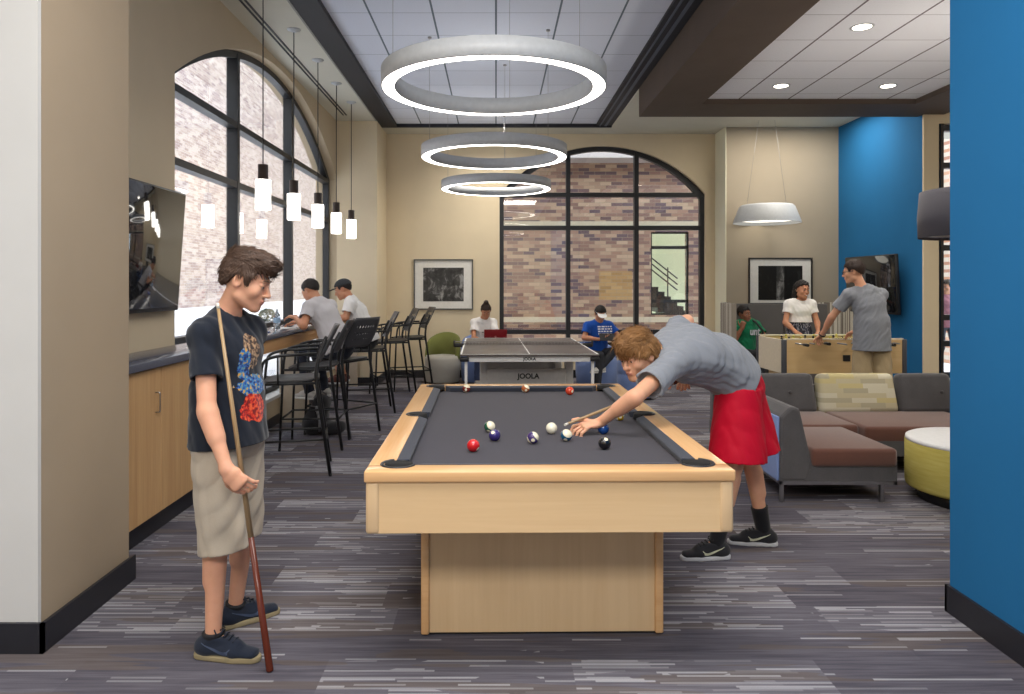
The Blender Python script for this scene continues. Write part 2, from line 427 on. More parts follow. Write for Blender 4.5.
# ------------------------------------------------------------------ outside
cols_l = [(160, 142, 130), (146, 124, 114), (168, 150, 140), (134, 112, 106), (174, 158, 146), (152, 132, 122)]
bl = thing('brick_building', 'pale sunlit brick building wall outside the tall arched side window', 'building', (-12, 20, 0))
MB().box(-12.5, -12, -10, 60, 0.3, 16).build('wall', brick('brick_pale', 1, cols_l, (166, 160, 156), .36, .105, .014), bl, M=Matrix.Translation((12, -20, 0)))
cols_b = [(184, 150, 132), (164, 132, 120), (200, 172, 148), (134, 110, 110), (192, 162, 140), (210, 184, 158), (156, 126, 116), (122, 104, 110), (180, 146, 128)]
YB = 14.2
x0, x1, z0, z1 = P(651, 0, YB)[0], P(689, 0, YB)[0], P(0, 315, YB)[2], P(0, 232, YB)[2]
bb = thing('brick_building', 'red and tan mottled brick building with a stair window seen through the back window', 'building', (1.5, YB, 0))
TM = Matrix.Translation((-1.5, -YB, 0))
zt = P(0, 163, YB)[2]
w = MB().box(-2.3, x0, YB, YB+.3, 0, zt).box(x1, 7.5, YB, YB+.3, 0, zt).box(x0, x1, YB, YB+.3, 0, z0).box(x0, x1, YB, YB+.3, z1, zt)
pa, pb = P(599, 300, YB), P(632, 271, YB)
wo = w.build('wall', brick('brick_red', 0, cols_b, (176, 160, 140), .215, .068, .007, patch=(pa[0]-1.5, pb[0]-1.5, pa[2], pb[2], (206, 166, 92))), bb, M=TM)
zs = P(0, 224, YB)[2]; zs2 = P(0, 319.5, YB)[2]
MB().box(-2.3, 7.5, YB-.05, YB, zs-.04, zs+.05).build('stone_band', flat('limestone', (214, 204, 180), .8), bb, M=TM)
MB().box(-2.3, 7.5, YB-.07, YB, zs2-.05, zs2+.05).build('stone_sill', flat('limestone', (214, 204, 180), .8), bb, M=TM)
MB().box(-2.3, 7.5, YB-.6, YB+.5, zt, zt+1.2).build('soffit', flat('soffit_grey', (190, 182, 178), .8), bb, M=TM)
wf = MB()
for z in (z0, z0+.27, z1-.3, z1): wf.box(x0, x1, YB+.05, YB+.12, z-.03, z+.03)
for x in (x0, x1): wf.box(x-.03, x+.03, YB+.05, YB+.12, z0, z1)
wfo = wf.build('window', M_frame, bb, M=TM)
MB().box(x0, x1, YB+.08, YB+.085, z0, z1).build('pane', M_glass, wfo, M=TM)
MB().box(x0-.6, x1+.6, YB+2.0, YB+2.1, z0-.8, z1+.5).box(x0-.6, x0-.5, YB+.3, YB+2, z0-.8, z1+.5).build('stair_wall', flat('stairwell_green', (196, 208, 176), .8), bb, M=TM)
MB().box(x0+.04, x0+.10, YB+1.9, YB+1.98, z0, z1-.1).build('stair_lamp', emit('lamp_tube', (250, 255, 240), 3.0), bb, M=TM)
st = MB()
for i in range(9):
    sx = x0-.1+i*.13; sz = z0+.75-i*.10
    st.box(sx, sx+.14, YB+.7, YB+1.5, sz-.42, sz)
st.build('stair', flat('stair_dark', (50, 52, 56), .6), bb, M=TM)
rl = MB()
for k in range(3): rl.tube([(x0-.1, YB+.7, z0+1.35-k*.12), (x1-.05, YB+.7, z0+.72-k*.12)], .014, 6)
rl.tube([(x1-.25, YB+.7, z0+.1), (x1-.25, YB+.7, z0+.95)], .014, 6)
rl.build('stair_rail', flat('stair_dark', (50, 52, 56), .6), bb, M=TM)
struct('ground', MB().box(-14, XL-.32, -10, 60, -.2, .28).box(-14, 14, 12.21, YB, -.2, .0).box(5.6, 14, 9.31, 22, -.21, -.01), flat('pale_paving', (224, 224, 228), .8))
struct('terrace', MB().box(-12, -3.7, 12.6, 60, .28, .62), flat('pale_paving', (224, 224, 228), .8))
# brick seen through the right window
br = thing('brick_building', 'tan brick pier of a building outside the tall narrow side window', 'building', (9.9, 14, 0))
MB().box(8.75, 11.5, 14, 14.5, 0, 8).build('wall', brick('brick_tan', 0, [(206, 160, 130), (190, 140, 112), (216, 176, 148), (176, 128, 108)], (205, 195, 180), .21, .073, .01), br, M=Matrix.Translation((-9.9, -14, 0)))
# ------------------------------------------------------------------ furniture materials
M_maple = wood('maple_rail', (232, 190, 140), (208, 156, 104), 0, .22, .7, .8)
M_mapley = wood('maple_rail_long', (232, 190, 140), (208, 156, 104), 1, .22, .7, .8)
M_maplea = wood('maple_apron', (230, 198, 154), (214, 178, 132), 0, .35, .7, .8)
M_maplev = wood('maple_panel', (224, 194, 154), (206, 172, 130), 2, .4, .6, .8)
M_oak = wood('oak_cabinet', (206, 168, 120), (176, 134, 90), 2, .5, .9, .9)
M_oakh = wood('oak_apron', (206, 160, 108), (178, 130, 84), 1, .5, .9, .9)
M_cloth = fabric('pool_cloth', (66, 63, 72), (46, 44, 54), 900, .95, bstr=.1)
M_cush = fabric('cushion_cloth', (62, 66, 78), (44, 47, 58), 900, .9, bstr=.1)
M_leather = flat('black_leather', (32, 33, 38), .45, 0, .5)
M_blackp = flat('black_plastic', (36, 36, 38), .42, 0, .5)
M_blackm = flat('black_metal', (34, 35, 37), .38, .2, .5)
M_counter = flat('slate_counter', (84, 86, 98), .18, 0, .6, .06, 60)
M_chrome = flat('brushed_steel', (170, 170, 172), .28, 1.0)
M_dgrey = fabric('charcoal_tweed', (104, 102, 104), (52, 52, 56), 240)
M_brownf = fabric('cocoa_velvet', (112, 74, 60), (80, 50, 45), 260, sheen=.4)
M_bluef = fabric('steel_blue_fabric', (134, 156, 206), (104, 126, 178), 300)
M_greyf = fabric('stone_grey_fabric', (190, 186, 176), (164, 160, 152), 300)
M_greenf = fabric('olive_green_fabric', (128, 132, 74), (104, 108, 54), 300)
M_panelf = fabric('booth_grey_fabric', (112, 108, 106), (92, 89, 88), 300)

# ------------------------------------------------------------------ pool table
TA = math.radians(.8); TP = V((.19, 3.966, 0)); TZ = .815
pt = thing('pool_table', 'maple pool table with charcoal cloth and a broad box pedestal', 'pool table', TP, TA)
HW, HL = .708, 1.215; RW, CW = .105, .047
def rail_poly(x0, x1): return None
frm = MB()
# apron
for a in ((-HW+.012, HW-.012, -HL+.012, -HL+.04), (-HW+.012, HW-.012, HL-.04, HL-.012), (-HW+.012, -HW+.04, -HL+.04, HL-.04), (HW-.04, HW-.012, -HL+.04, HL-.04)):
    frm.box(a[0], a[1], a[2], a[3], TZ-.24, TZ-.045)
build_each(frm, 'apron', M_maplea, pt, bevel=.002)
cp = MB()
for sx in (-1, 1):
    for sy in (-1, 1):
        cx, cy = sx*(HW-.032), sy*(HL-.032)
        cp.rbox((cx, cy, TZ-.1425), (.052, .052, .197), .012, 3)
build_each(cp, 'corner_post', M_maplev, pt)
def rail(name, x0, x1, y0, y1, mat):
    m = MB(); m.rbox(((x0+x1)/2, (y0+y1)/2, TZ-.0225), (x1-x0, y1-y0, .045), .008, 3, smooth=True)
    return m.build(name, mat, pt)
rail('rail', -HW, HW, -HL, -HL+RW, M_maple); rail('rail', -HW, HW, HL-RW, HL, M_maple)
rail('rail', -HW, -HW+RW, -HL+RW-.004, HL-RW+.004, M_mapley); rail('rail', HW-RW, HW, -HL+RW-.004, HL-RW+.004, M_mapley)
ZF = TZ-.036
MB().box(-HW+.06, HW-.06, -HL+.06, HL-.06, ZF-.03, ZF).build('bed', M_cloth, pt)
# cushions: sloped section, one per pocket gap
def cushion(p0, p1, inn):
    """from p0 to p1 along the rail, inn = unit vector to the bed"""
    p0, p1, inn = V(p0), V(p1), V(inn); d = (p1-p0).normalized(); m = MB()
    out = [(0, 0), (.0, -.012), (CW*.92, -.006), (CW, -.0015)][::-1]
    sec = [(-.002, ZF), (-.002, TZ+.001), (CW*.9, TZ-.006), (CW, TZ-.010), (CW-.008, ZF)]
    vs = []
    for q, sgn in ((p0, 1), (p1, -1)):
        for a, z in sec: vs.append(q+inn*a+d*sgn*(a*.8)+V((0, 0, z)))
    n = len(sec)
    m.add(vs, [tuple(range(n)), tuple(range(n, 2*n))[::-1]]+[(i, n+i, n+(i+1) % n, (i+1) % n) for i in range(n)])
    m.build('cushion', M_cush, pt, bevel=.003)
g, gs = .075, .062
xi, yi = HW-RW, HL-RW
for sx in (-1, 1):
    cushion((sx*xi, -yi+g, 0), (sx*xi, -gs, 0), (-sx, 0, 0)); cushion((sx*xi, gs, 0), (sx*xi, yi-g, 0), (-sx, 0, 0))
for sy in (-1, 1): cushion((-xi+g, sy*yi, 0), (xi-g, sy*yi, 0), (0, -sy, 0))
# pockets
def pocket(c, ang, r=.056, span=PI*1.25):
    m = MB(); c = V(c)
    n = 20; a0 = ang-span/2
    pts_o, pts_i = [], []
    prof = [(r-.004, -.10), (r-.002, -.004), (r+.003, .003), (r+.014, .0045), (r+.017, .0005), (r+.012, -.05)]
    vs = []
    for i in range(n+1):
        a = a0+span*i/n
        for rr, z in prof: vs.append(c+V((rr*math.cos(a), rr*math.sin(a), TZ+z)))
    k = len(prof)
    m.add(vs, [(i*k+j, i*k+j+1, (i+1)*k+j+1, (i+1)*k+j) for i in range(n) for j in range(k-1)], 0, True)
    m.lathe([(0, TZ-.030), (r, TZ-.030), (r+.004, TZ-.026)], (c.x, c.y, 0), 24, 1)
    # mouth: black opening disc sits just over cloth and rail
    m.lathe([(0, TZ+.0012), (r-.001, TZ+.0012), (r+.004, TZ-.02)], (c.x, c.y, 0), 24, 1)
    m.build('pocket', [M_leather, flat('pocket_black', (10, 10, 12), .8)], pt)
for sx in (-1, 1):
    for sy in (-1, 1): pocket((sx*(xi-.014), sy*(yi-.010), 0), math.atan2(sy, sx))
    pocket((sx*(xi+.012), 0, 0), 0 if sx > 0 else PI, .05, PI*1.1)
# pedestal
by0 = -.825
ped = MB().box(-.49, .49, by0+.01, -by0-.01, .012, TZ-.24); ped.build('pedestal', M_maplev, pt, bevel=.002)
pc = MB()
for sx in (-1, 1):
    for sy in (-1, 1): pc.rbox((sx*.508, sy*(-by0-.02), (TZ-.24)/2+.004), (.036, .05, TZ-.248), .008, 3)
build_each(pc, 'pedestal_post', M_maple, pt)
MB().box(-.50, .50, by0+.02, -by0-.02, 0, .012).build('plinth', M_blackp, pt)

# ------------------------------------------------------------------ balls
BR = .0286
def ball_mat(name, rgb, stripe=False, num=True):
    n = N(name); co = n.sep(n.coord()); c = srgb(*rgb); w = srgb(240, 232, 205)
    col = c
    if stripe:
        col = n.mix(n.math('LESS_THAN', n.math('ABSOLUTE', co[2]), .0155), w, c)
    if num:
        d = n.math('ADD', n.math('POWER', co[0], 2.0), n.math('POWER', n.math('SUBTRACT', co[2], 0), 2.0))
        col = n.mix(n.math('LESS_THAN', d, .009**2), col, w)
    n.bsdf(col, .12, 0, .6, Coat_Weight=.5); return n.m
def place_ball(px, py, rgb, stripe, label, rot, num=True, idx=[0]):
    idx[0] += 1
    z = ZF+BR; Y = (H-z)*F/(py-CY); X = (px-CX)/F*Y
    m = MB().ball((0, 0, 0), BR, 28)
    o = one('billiard_ball', m, ball_mat('ball_%d' % idx[0], rgb, stripe, num), label, 'billiard ball', 'billiard balls on the pool table')
    o.location = (X, Y, z); o.rotation_euler = rot
place_ball(473.3, 445.5, (206, 26, 32), False, 'solid red ball lying alone near the bottom pocket corner of the cloth', (.5, .3, 1.2))
place_ball(489.7, 426.6, (24, 92, 66), True, 'white ball with dark green stripe touching the purple ball', (.9, .5, .2))
place_ball(494.6, 435.2, (54, 42, 110), False, 'solid dark purple ball just below the green striped one', (-.7, .2, -.6))
place_ball(532.8, 437.7, (64, 46, 104), True, 'white ball with purple stripe alone at the middle of the cloth', (.4, .9, .3))
place_ball(551.6, 428.2, (240, 234, 212), False, 'plain ivory cue ball in front of the bridge hand', (0, 0, 0), False)
place_ball(566.4, 435.2, (16, 84, 118), True, 'white ball with teal blue stripe beneath the bridging fingers', (.75, .35, 0))
place_ball(603.3, 428.5, (20, 68, 138), False, 'solid blue ball right behind the black ball', (1.9, .3, .4))
place_ball(604.6, 443, (22, 22, 26), False, 'solid black eight ball between the blue ball and the near rail', (-.9, .2, 0))
place_ball(569.7, 390.8, (222, 72, 40), False, 'solid orange red ball near the far end cushion', (.2, 1.4, .8))
place_ball(466.3, 388.6, (120, 42, 36), True, 'maroon striped ball close under the far end cushion', (.15, .25, 0))
place_ball(525.4, 388.6, (176, 92, 40), True, 'orange striped ball close to the far end cushion centre', (.35, .5, .3))
place_ball(619.5, 415.5, (224, 176, 40), True, 'yellow striped ball mostly hidden behind the bridging forearm', (.3, 1.3, .3))

# ------------------------------------------------------------------ table tennis table
PA = math.radians(1.1); PC = V((.347, 9.17, 0)); PZ = .76; pw, pl = .7625, 1.235
tt = thing('ping_pong_table', 'dark grey ping pong table with white edge stripes and lettered frame', 'ping pong table', PC, PA)
M_tt = flat('tt_top', (104, 98, 96), .35, 0, .4, .03); M_ttw = flat('tt_white', (246, 246, 244), .5); M_silver = flat('tt_silver', (206, 204, 200), .5, .0)
M_log = flat('letter_black', (34, 34, 36), .6)
for s in (-1, 1):
    y0, y1 = sorted((s*.01, s*pl))
    MB().rbox((0, (y0+y1)/2, PZ-.011), (2*pw, y1-y0, .022), .004, 2).build('tabletop', M_tt, tt)
ln = MB()
ln.box(-pw, -pw+.02, -pl, pl, PZ, PZ+.001).box(pw-.02, pw, -pl, pl, PZ, PZ+.001).box(-pw, pw, -pl, -pl+.02, PZ, PZ+.001).box(-pw, pw, pl-.02, pl, PZ, PZ+.001).box(-.006, .006, -pl, pl, PZ, PZ+.001)
ln.build('line', M_ttw, tt)
ap = MB(); ap.box(-pw+.10, pw-.10, -pl+.04, -pl+.075, PZ-.085, PZ-.022).box(-pw+.10, pw-.10, pl-.075, pl-.04, PZ-.085, PZ-.022)
ap.box(-pw+.08, -pw+.10, -pl+.04, pl-.04, PZ-.07, PZ-.022).box(pw-.10, pw-.08, -pl+.04, pl-.04, PZ-.07, PZ-.022)
build_each(ap, 'apron', M_ttw, tt)
build_each(MB().rbox((-pw+.045, -pl+.03, PZ-.055), (.10, .06, .05), .012, 2).rbox((pw-.045, -pl+.03, PZ-.055), (.10, .06, .05), .012, 2), 'corner_guard', M_blackp, tt)
text('lettering', 'JOOLA', .045, basis((1, 0, 0), (0, 0, 1), (0, -1, 0), (0, -pl+.038, PZ-.054)), M_log, tt)
for sx in (-1, 1):
    for yy in (-.62, .62):
        g_ = MB(); g_.rbox((sx*.50, yy, .38), (.10, .07, .66), .012, 2); g_.rbox((sx*.50, yy, .055), (.13, .16, .05), .012, 2)
        g_.build('leg', M_silver, tt)
    MB().box(sx*.70-.015, sx*.70+.015, -pl+.06, -pl+.10, .06, PZ-.08).build('stay', M_ttw, tt)
for yy in (-.66, .66):
    MB().rbox((0, yy, .44), (.92, .03, .20), .01, 2).build('crossbar', M_silver, tt)
MB().box(-.45, .45, -.68, -.64, .30, .335).build('crossbar_rail', flat('rail_dark', (88, 66, 52), .6), tt)
text('lettering', 'JOOLA', .082, basis((1, 0, 0), (0, 0, 1), (0, -1, 0), (.02, -.6765, .45)), M_log, tt)
text('lettering', 'JOOLA', .09, basis((0, 1, 0), (0, 0, 1), (1, 0, 0), (.552, -.3, .52)), M_log, tt)
for sx in (-1, 1):
    for yy in (-.62, .62):
        MB().tube([(sx*.50-.02, yy-.05, .035), (sx*.50+.02, yy-.05, .035)], .035, 12).build('wheel', M_blackp, tt)
net = MB().box(-pw-.12, pw+.12, -.002, .002, PZ+.005, PZ+.045)
n_ = N('net'); co_ = n_.sep(n_.coord()); q1 = n_.math('GREATER_THAN', n_.math('FRACT', n_.math('MULTIPLY', co_[0], 55.0)), .22); q2 = n_.math('GREATER_THAN', n_.math('FRACT', n_.math('MULTIPLY', co_[2], 55.0)), .22)
tr = n_.new('BsdfTransparent'); df = n_.new('BsdfDiffuse'); df.inputs[0].default_value = srgb(60, 60, 62); mx = n_.new('MixShader')
n_.link(n_.math('MULTIPLY', q1, q2), mx.inputs[0]); n_.link(df.outputs[0], mx.inputs[1]); n_.link(tr.outputs[0], mx.inputs[2]); n_.link(mx.outputs[0], n_.out.inputs[0])
net.build('net', n_.m, tt)
MB().box(-pw-.12, pw+.12, -.004, .004, PZ+.04, PZ+.05).build('net_tape', flat('net_tape', (150, 148, 146), .6), tt)
for sx in (-1, 1): MB().rbox((sx*(pw+.05), 0, PZ+.0), (.12, .05, .05), .008).tube([(sx*(pw+.11), 0, PZ-.02), (sx*(pw+.11), 0, PZ+.06)], .012, 8).build('net_post', M_blackp, tt)

# ------------------------------------------------------------------ counter and cabinets along the window
CXF = -2.03; CTZ = 1.072
one('countertop', MB().rbox(((XL+CXF)/2, (3.76+10.93)/2, CTZ-.024), (CXF-XL, 10.93-3.76, .048), .004, 2), M_counter, 'long dark slate bar countertop running under the arched window', 'countertop')
cyy = [3.80, 4.45, 5.05]
cab = thing('storage_cabinet', 'light oak storage cabinet with bar handles under the dark countertop', 'cabinet', (-2.2, 4.5, 0))
T = Matrix.Translation((2.2, -4.5, 0))
y1c = 5.08
MB().box(XL+.01, -2.075, 3.76, y1c, .13, CTZ-.05).build('body', M_oak, cab, M=T)
MB().box(XL+.01, -2.10, 3.76, y1c-.01, 0, .13).build('toe_kick', M_base, cab, M=T)
for i in range(2):
    a, b = cyy[i]+.003, cyy[i+1]-.003
    d = MB().box(-2.075, -2.055, a, b, .135, CTZ-.056).build('door', M_oak, cab, M=T, bevel=.001)
    hy = b-.07
    MB().bend([(-2.055, hy, CTZ-.20), (-2.028, hy, CTZ-.20), (-2.028, hy, CTZ-.32), (-2.055, hy, CTZ-.32)], .004, .01, 8).build('handle', M_chrome, d, M=T)
one('counter_apron', MB().box(-2.075, -2.05, y1c+.01, 10.9, CTZ-.165, CTZ-.05), M_oakh, 'oak fascia board under the open stretch of window countertop', 'fascia board')
for k, yy in enumerate((8.02, 10.85)):
    one('support_panel', MB().box(XL+.01, -2.08, yy, yy+.05, 0, CTZ-.05), flat('panel_taupe', (186, 172, 152), .6), ['pale wooden panel holding up the counter behind the near bar stools', 'wooden end panel of the counter at the far pilaster'][k], 'support panel')

# ------------------------------------------------------------------ bar stools
def hole_mat():
    n = N('perforated_back'); co = n.sep(n.coord())
    a = n.math('FRACT', n.math('MULTIPLY', co[1], 24.0)); b = n.math('FRACT', n.math('MULTIPLY', co[2], 15.0))
    d = n.math('ADD', n.math('POWER', n.math('SUBTRACT', a, .5), 2.0), n.math('POWER', n.math('SUBTRACT', b, .5), 2.0))
    inn = n.math('MULTIPLY', n.math('LESS_THAN', n.math('ABSOLUTE', co[1]), .15), n.math('MULTIPLY', n.math('GREATER_THAN', co[2], .97), n.math('LESS_THAN', co[2], 1.15)))
    f = n.math('MULTIPLY', n.math('LESS_THAN', d, .085), inn)
    t = n.new('BsdfTransparent'); p = n.new('BsdfPrincipled'); p.inputs['Base Color'].default_value = srgb(66, 67, 71); p.inputs['Roughness'].default_value = .38
    m = n.new('MixShader'); n.link(f, m.inputs[0]); n.link(p.outputs[0], m.inputs[1]); n.link(t.outputs[0], m.inputs[2]); n.link(m.outputs[0], n.out.inputs[0])
    return n.m
M_perf = hole_mat()
def make_stool():
    t = thing('bar_stool', 'x', 'bar stool', (0, 0, 0), 0, 'black bar stools along the window counter')   # faces -X
    s = MB()   # moulded seat with a soft dish
    nx, ny = 14, 14; vs = []
    for i in range(nx+1):
        for j in range(ny+1):
            u, v = i/nx*2-1, j/ny*2-1
            k = (abs(u)**5+abs(v)**5)**.2 if (u or v) else 0
            m_ = max(abs(u), abs(v)); sc_ = m_/k if k > 0 else 1
            x, y = u*sc_*.215, v*sc_*.225
            vs.append((x, y, .765-.018*(1-u*u)*(1-v*v)-(.02*max(0, -u-.5))+.01*max(0, u)))
    n0 = len(vs); vs += [(x, y, z-.018) for x, y, z in vs]
    fs = [(i*(ny+1)+j, (i+1)*(ny+1)+j, (i+1)*(ny+1)+j+1, i*(ny+1)+j+1) for i in range(nx) for j in range(ny)]
    fs += [tuple(n0+q for q in f[::-1]) for f in fs]
    bd = [j for j in range(ny+1)]+[(i*(ny+1)+ny) for i in range(1, nx+1)]+[nx*(ny+1)+j for j in range(ny-1, -1, -1)]+[i*(ny+1) for i in range(nx-1, 0, -1)]
    fs += [(bd[i], bd[(i+1) % len(bd)], n0+bd[(i+1) % len(bd)], n0+bd[i]) for i in range(len(bd))]
    s.add(vs, fs, 0, True); s.build('seat', M_blackp, t)
    b = MB(); vs = []; nu, nv = 12, 10      # curved, reclined back panel
    for i in range(nu+1):
        for j in range(nv+1):
            v = i/nu*2-1; h = j/nv
            hw = .205+.025*math.sin(PI*min(1, h*1.1)); hh = .885+.31*h
            if j == nv: hw -= .012
            if j == 0: hw -= .03
            x = .185+.155*h+.03*(1-v*v)
            vs.append((x, v*hw, hh))
    n0 = len(vs); vs += [(x+.012, y, z) for x, y, z in vs]
    fs = [(i*(nv+1)+j, (i+1)*(nv+1)+j, (i+1)*(nv+1)+j+1, i*(nv+1)+j+1) for i in range(nu) for j in range(nv)]
    fs += [tuple(n0+q for q in f[::-1]) for f in fs]
    bd = [j for j in range(nv+1)]+[(i*(nv+1)+nv) for i in range(1, nu+1)]+[nu*(nv+1)+j for j in range(nv-1, -1, -1)]+[i*(nv+1) for i in range(nu-1, 0, -1)]
    fs += [(bd[i], bd[(i+1) % len(bd)], n0+bd[(i+1) % len(bd)], n0+bd[i]) for i in range(len(bd))]
    b.add(vs, fs, 0, True); b.build('backrest', M_perf, t)
    for sy in (-1, 1):
        MB().bend([(-.265, sy*.25, .012), (-.235, sy*.235, .76), (-.215, sy*.245, .93), (-.10, sy*.255, .965), (.20, sy*.225, .975)], .012, .06, 8).build('leg', M_blackm, t)
        MB().bend([(.30, sy*.25, .012), (.185, sy*.225, .80), (.215, sy*.20, .97), (.27, sy*.17, 1.08)], .0145, .06, 8).build('leg', M_blackm, t)
        build_each(MB().tube([(.302, sy*.25, 0), (.300, sy*.25, .02)], .014, 8).tube([(-.265, sy*.25, 0), (-.265, sy*.25, .02)], .014, 8), 'foot', M_blackp, t)
        MB().tube([(-.242, sy*.24, .74), (.205, sy*.228, .74)], .011, 8).build('seat_rail', M_blackm, t)
        MB().tube([(-.10, sy*.245, .74), (-.10, sy*.255, .965)], .008, 8).build('arm_post', M_blackm, t)
        MB().tube([(-.255, sy*.245, .29), (.272, sy*.242, .29)], .009, 8).build('stretcher', M_blackm, t)
    MB().tube([(-.255, -.245, .29), (-.255, .245, .29)], .010, 8).build('footrest', M_blackm, t)
    MB().tube([(.272, -.24, .29), (.272, .24, .29)], .009, 8).build('stretcher', M_blackm, t)
    build_each(MB().tube([(-.18, -.235, .74), (-.18, .235, .74)], .010, 8).tube([(.15, -.225, .74), (.15, .225, .74)], .010, 8), 'seat_crossbar', M_blackm, t)
    return t
stool0 = make_stool()
spots = [(-1.668, 5.946, 13, 'empty black bar stool nearest to the boy holding the cue'),
         (-1.73, 6.90, 3, 'empty black bar stool right behind the nearest one'),
         (-1.594, 7.47, -27, 'black perforated bar stool holding the seated man in grey shirt'),
         (-1.55, 8.77, 14, 'black bar stool under the seated man in cap'),
         (-1.44, 10.0, 18, 'empty black bar stool just past the man in cap'),
         (-1.27, 10.62, 18, 'empty black bar stool beside the green and grey tub chair')]
for i, (x, y, a, lb) in enumerate(spots):
    if i == 0: stool0.location = (x, y, 0); stool0.rotation_euler = (0, 0, math.radians(a)); stool0['label'] = lb
    else: dup(stool0, (x, y, 0), math.radians(a), lb)

# things on and under the counter
def bottle(loc, label):
    t = thing('water_bottle', label, 'bottle', loc)
    n = N('clear_plastic'); n.bsdf(srgb(225, 235, 242), .08, 0, .5, Transmission_Weight=.85, IOR=1.2)
    MB().lathe([(0, .001), (.03, .001), (.033, .008), (.033, .06), (.030, .07), (.033, .08), (.033, .135), (.028, .155), (.013, .18), (.0125, .195), (0, .195)], n=20).build('body', n.m, t)
    MB().lathe([(.0335, .075), (.0338, .08), (.0338, .12), (.0335, .125)], n=20).build('wrapper', flat('bottle_wrap', (150, 180, 210), .5), t)
    MB().lathe([(0, .212), (.014, .212), (.0145, .195), (0, .195)], n=16).build('cap', flat('bottle_cap', (225, 230, 235), .4), t)
    return t
bottle((-2.16, 7.15, CTZ), 'clear plastic water bottle standing on the window countertop')
one('paper', MB().box(-.15, .11, -.11, .11, 0, .004), flat('paper_white', (235, 235, 232), .8), 'white sheets of paper on the countertop before the man in grey', 'paper', M=Matrix.Translation((-2.18, 7.55, CTZ)) @ Matrix.Rotation(.2, 4, 'Z'))
one('phone', MB().rbox((-2.16, 6.75, CTZ+.006), (.08, .15, .012), .004, 2), flat('phone_blue', (60, 74, 130), .4), 'dark blue phone lying on the window countertop by the bottle', 'phone')
bg_ = thing('backpack', 'slumped black and grey backpack on the carpet under the counter', 'backpack', (-1.80, 7.45, 0))
# ------------------------------------------------------------------ lights
M_ringw = flat('ring_white', (190, 193, 196), .45)
M_ringe = emit('ring_diffuser', (255, 250, 240), 8.0)
M_wire = flat('steel_wire', (150, 150, 152), .4, .6)
ring0 = None
def ring(loc, label):
    global ring0
    t = thing('ring_chandelier', label, 'ring light', loc, 0, 'white ring lights over the tables')
    ro, ri, h = .765, .668, .118
    MB().lathe([(ri, .004), (ri, h), (ro, h), (ro, .004), (ro-.008, 0), (ro-.008, .01), (ri+.008, .01), (ri+.008, 0), (ri, .004)], n=96).build('housing', M_ringw, t)
    MB().lathe([(ri+.008, .002), (ro-.008, .002)], n=96).build('diffuser', M_ringe, t, fix=False)
    hh = ZT-loc[2]
    for a in (80, 200, 320):
        c, s = math.cos(math.radians(a))*.70, math.sin(math.radians(a))*.70
        w = MB().tube([(c, s, h), (c, s, hh)], .0018, 5).lathe([(0, hh), (.02, hh), (.02, hh-.012), (0, hh-.012)], (c, s, 0), 12)
        w.build('cable', M_wire, t)
    return t
RZ = H+1.335
ring((-.015, 4.97, RZ), 'largest looking white ring light, hanging nearest over the pool table')
ring((-.02, 7.64, RZ), 'middle white ring light of the row of three')
ring((0, 10.15, RZ), 'smallest looking white ring light, closest to the back window')
M_pend = emit('pendant_glass', (255, 250, 242), 10.0); M_pcap = flat('bronze_cap', (84, 72, 66), .4, .5)
plab = ['white cylinder pendant on a long rod, nearest of five over the counter', 'white cylinder pendant, second of five from the standing boy', 'white cylinder pendant, middle one of five along the arched window', 'white cylinder pendant, fourth of five, above the man in cap', 'white cylinder pendant, last of five, next to the pilaster']
for i, y in enumerate((6.10, 7.03, 7.98, 8.9, 9.82)):
    zb = H+.632
    t = thing('cylinder_pendant', plab[i], 'pendant light', (-1.96, y, zb), 0, 'cylinder pendants over the window counter')
    MB().lathe([(0, 0), (.058, 0), (.062, .004), (.062, .25), (0, .25)], n=28).build('lamp_shade', M_pend, t)
    MB().lathe([(.0625, .235), (.0635, .235), (.056, .25), (.042, .252), (.042, .38), (.006, .385)], n=24).build('cap', M_pcap, t)
    MB().tube([(0, 0, .38), (0, 0, ZC-zb)], .005, 8).build('rod', M_blackm, t)
    MB().lathe([(.006, ZC-zb-.03), (.02, ZC-zb-.026), (.065, ZC-zb-.006), (.065, ZC-zb)], n=24).build('canopy', M_ringw, t)
dlab = ['round recessed downlight nearest to the camera in the side ceiling', 'round recessed downlight closest to the dark beam corner', 'round recessed downlight on the blue wall side of the ceiling bay']
for i, (x, y) in enumerate(((3.12, 6.18), (3.15, 8.01), (4.33, 8.01))):
    t = thing('downlight', dlab[i], 'downlight', (x, y, ZT2), 0, 'recessed downlights in the side ceiling')
    MB().lathe([(.075, -.004), (.095, -.004), (.098, 0), (.075, .0)], n=28).build('trim_ring', M_ringw, t)
    MB().lathe([(0, -.003), (.075, -.003)], n=28).build('lamp', emit('downlight_glow', (255, 246, 225), 12.0), t, fix=False)
# dome pendant over the booth
dp = thing('dome_pendant', 'wide white dome pendant on thin wires above the booth', 'pendant light', (4.07, 10.9, H+.93))
MB().lathe([(.49, 0), (.47, .06), (.40, .24), (.37, .27), (.0, .27)], n=56).lathe([(.48, .0), (.46, .06), (.39, .235), (.0, .262)], n=56).build('lamp_shade', M_ringw, dp, fix=False)
MB().lathe([(0, .05), (.45, .05)], n=48).build('diffuser', emit('dome_glow', (255, 248, 232), 2.2), dp, fix=False)
for sx in (-1, 1): MB().tube([(sx*.30, 0, .25), (sx*.12, 0, ZC-H-.93)], .002, 5).build('cable', M_wire, dp)
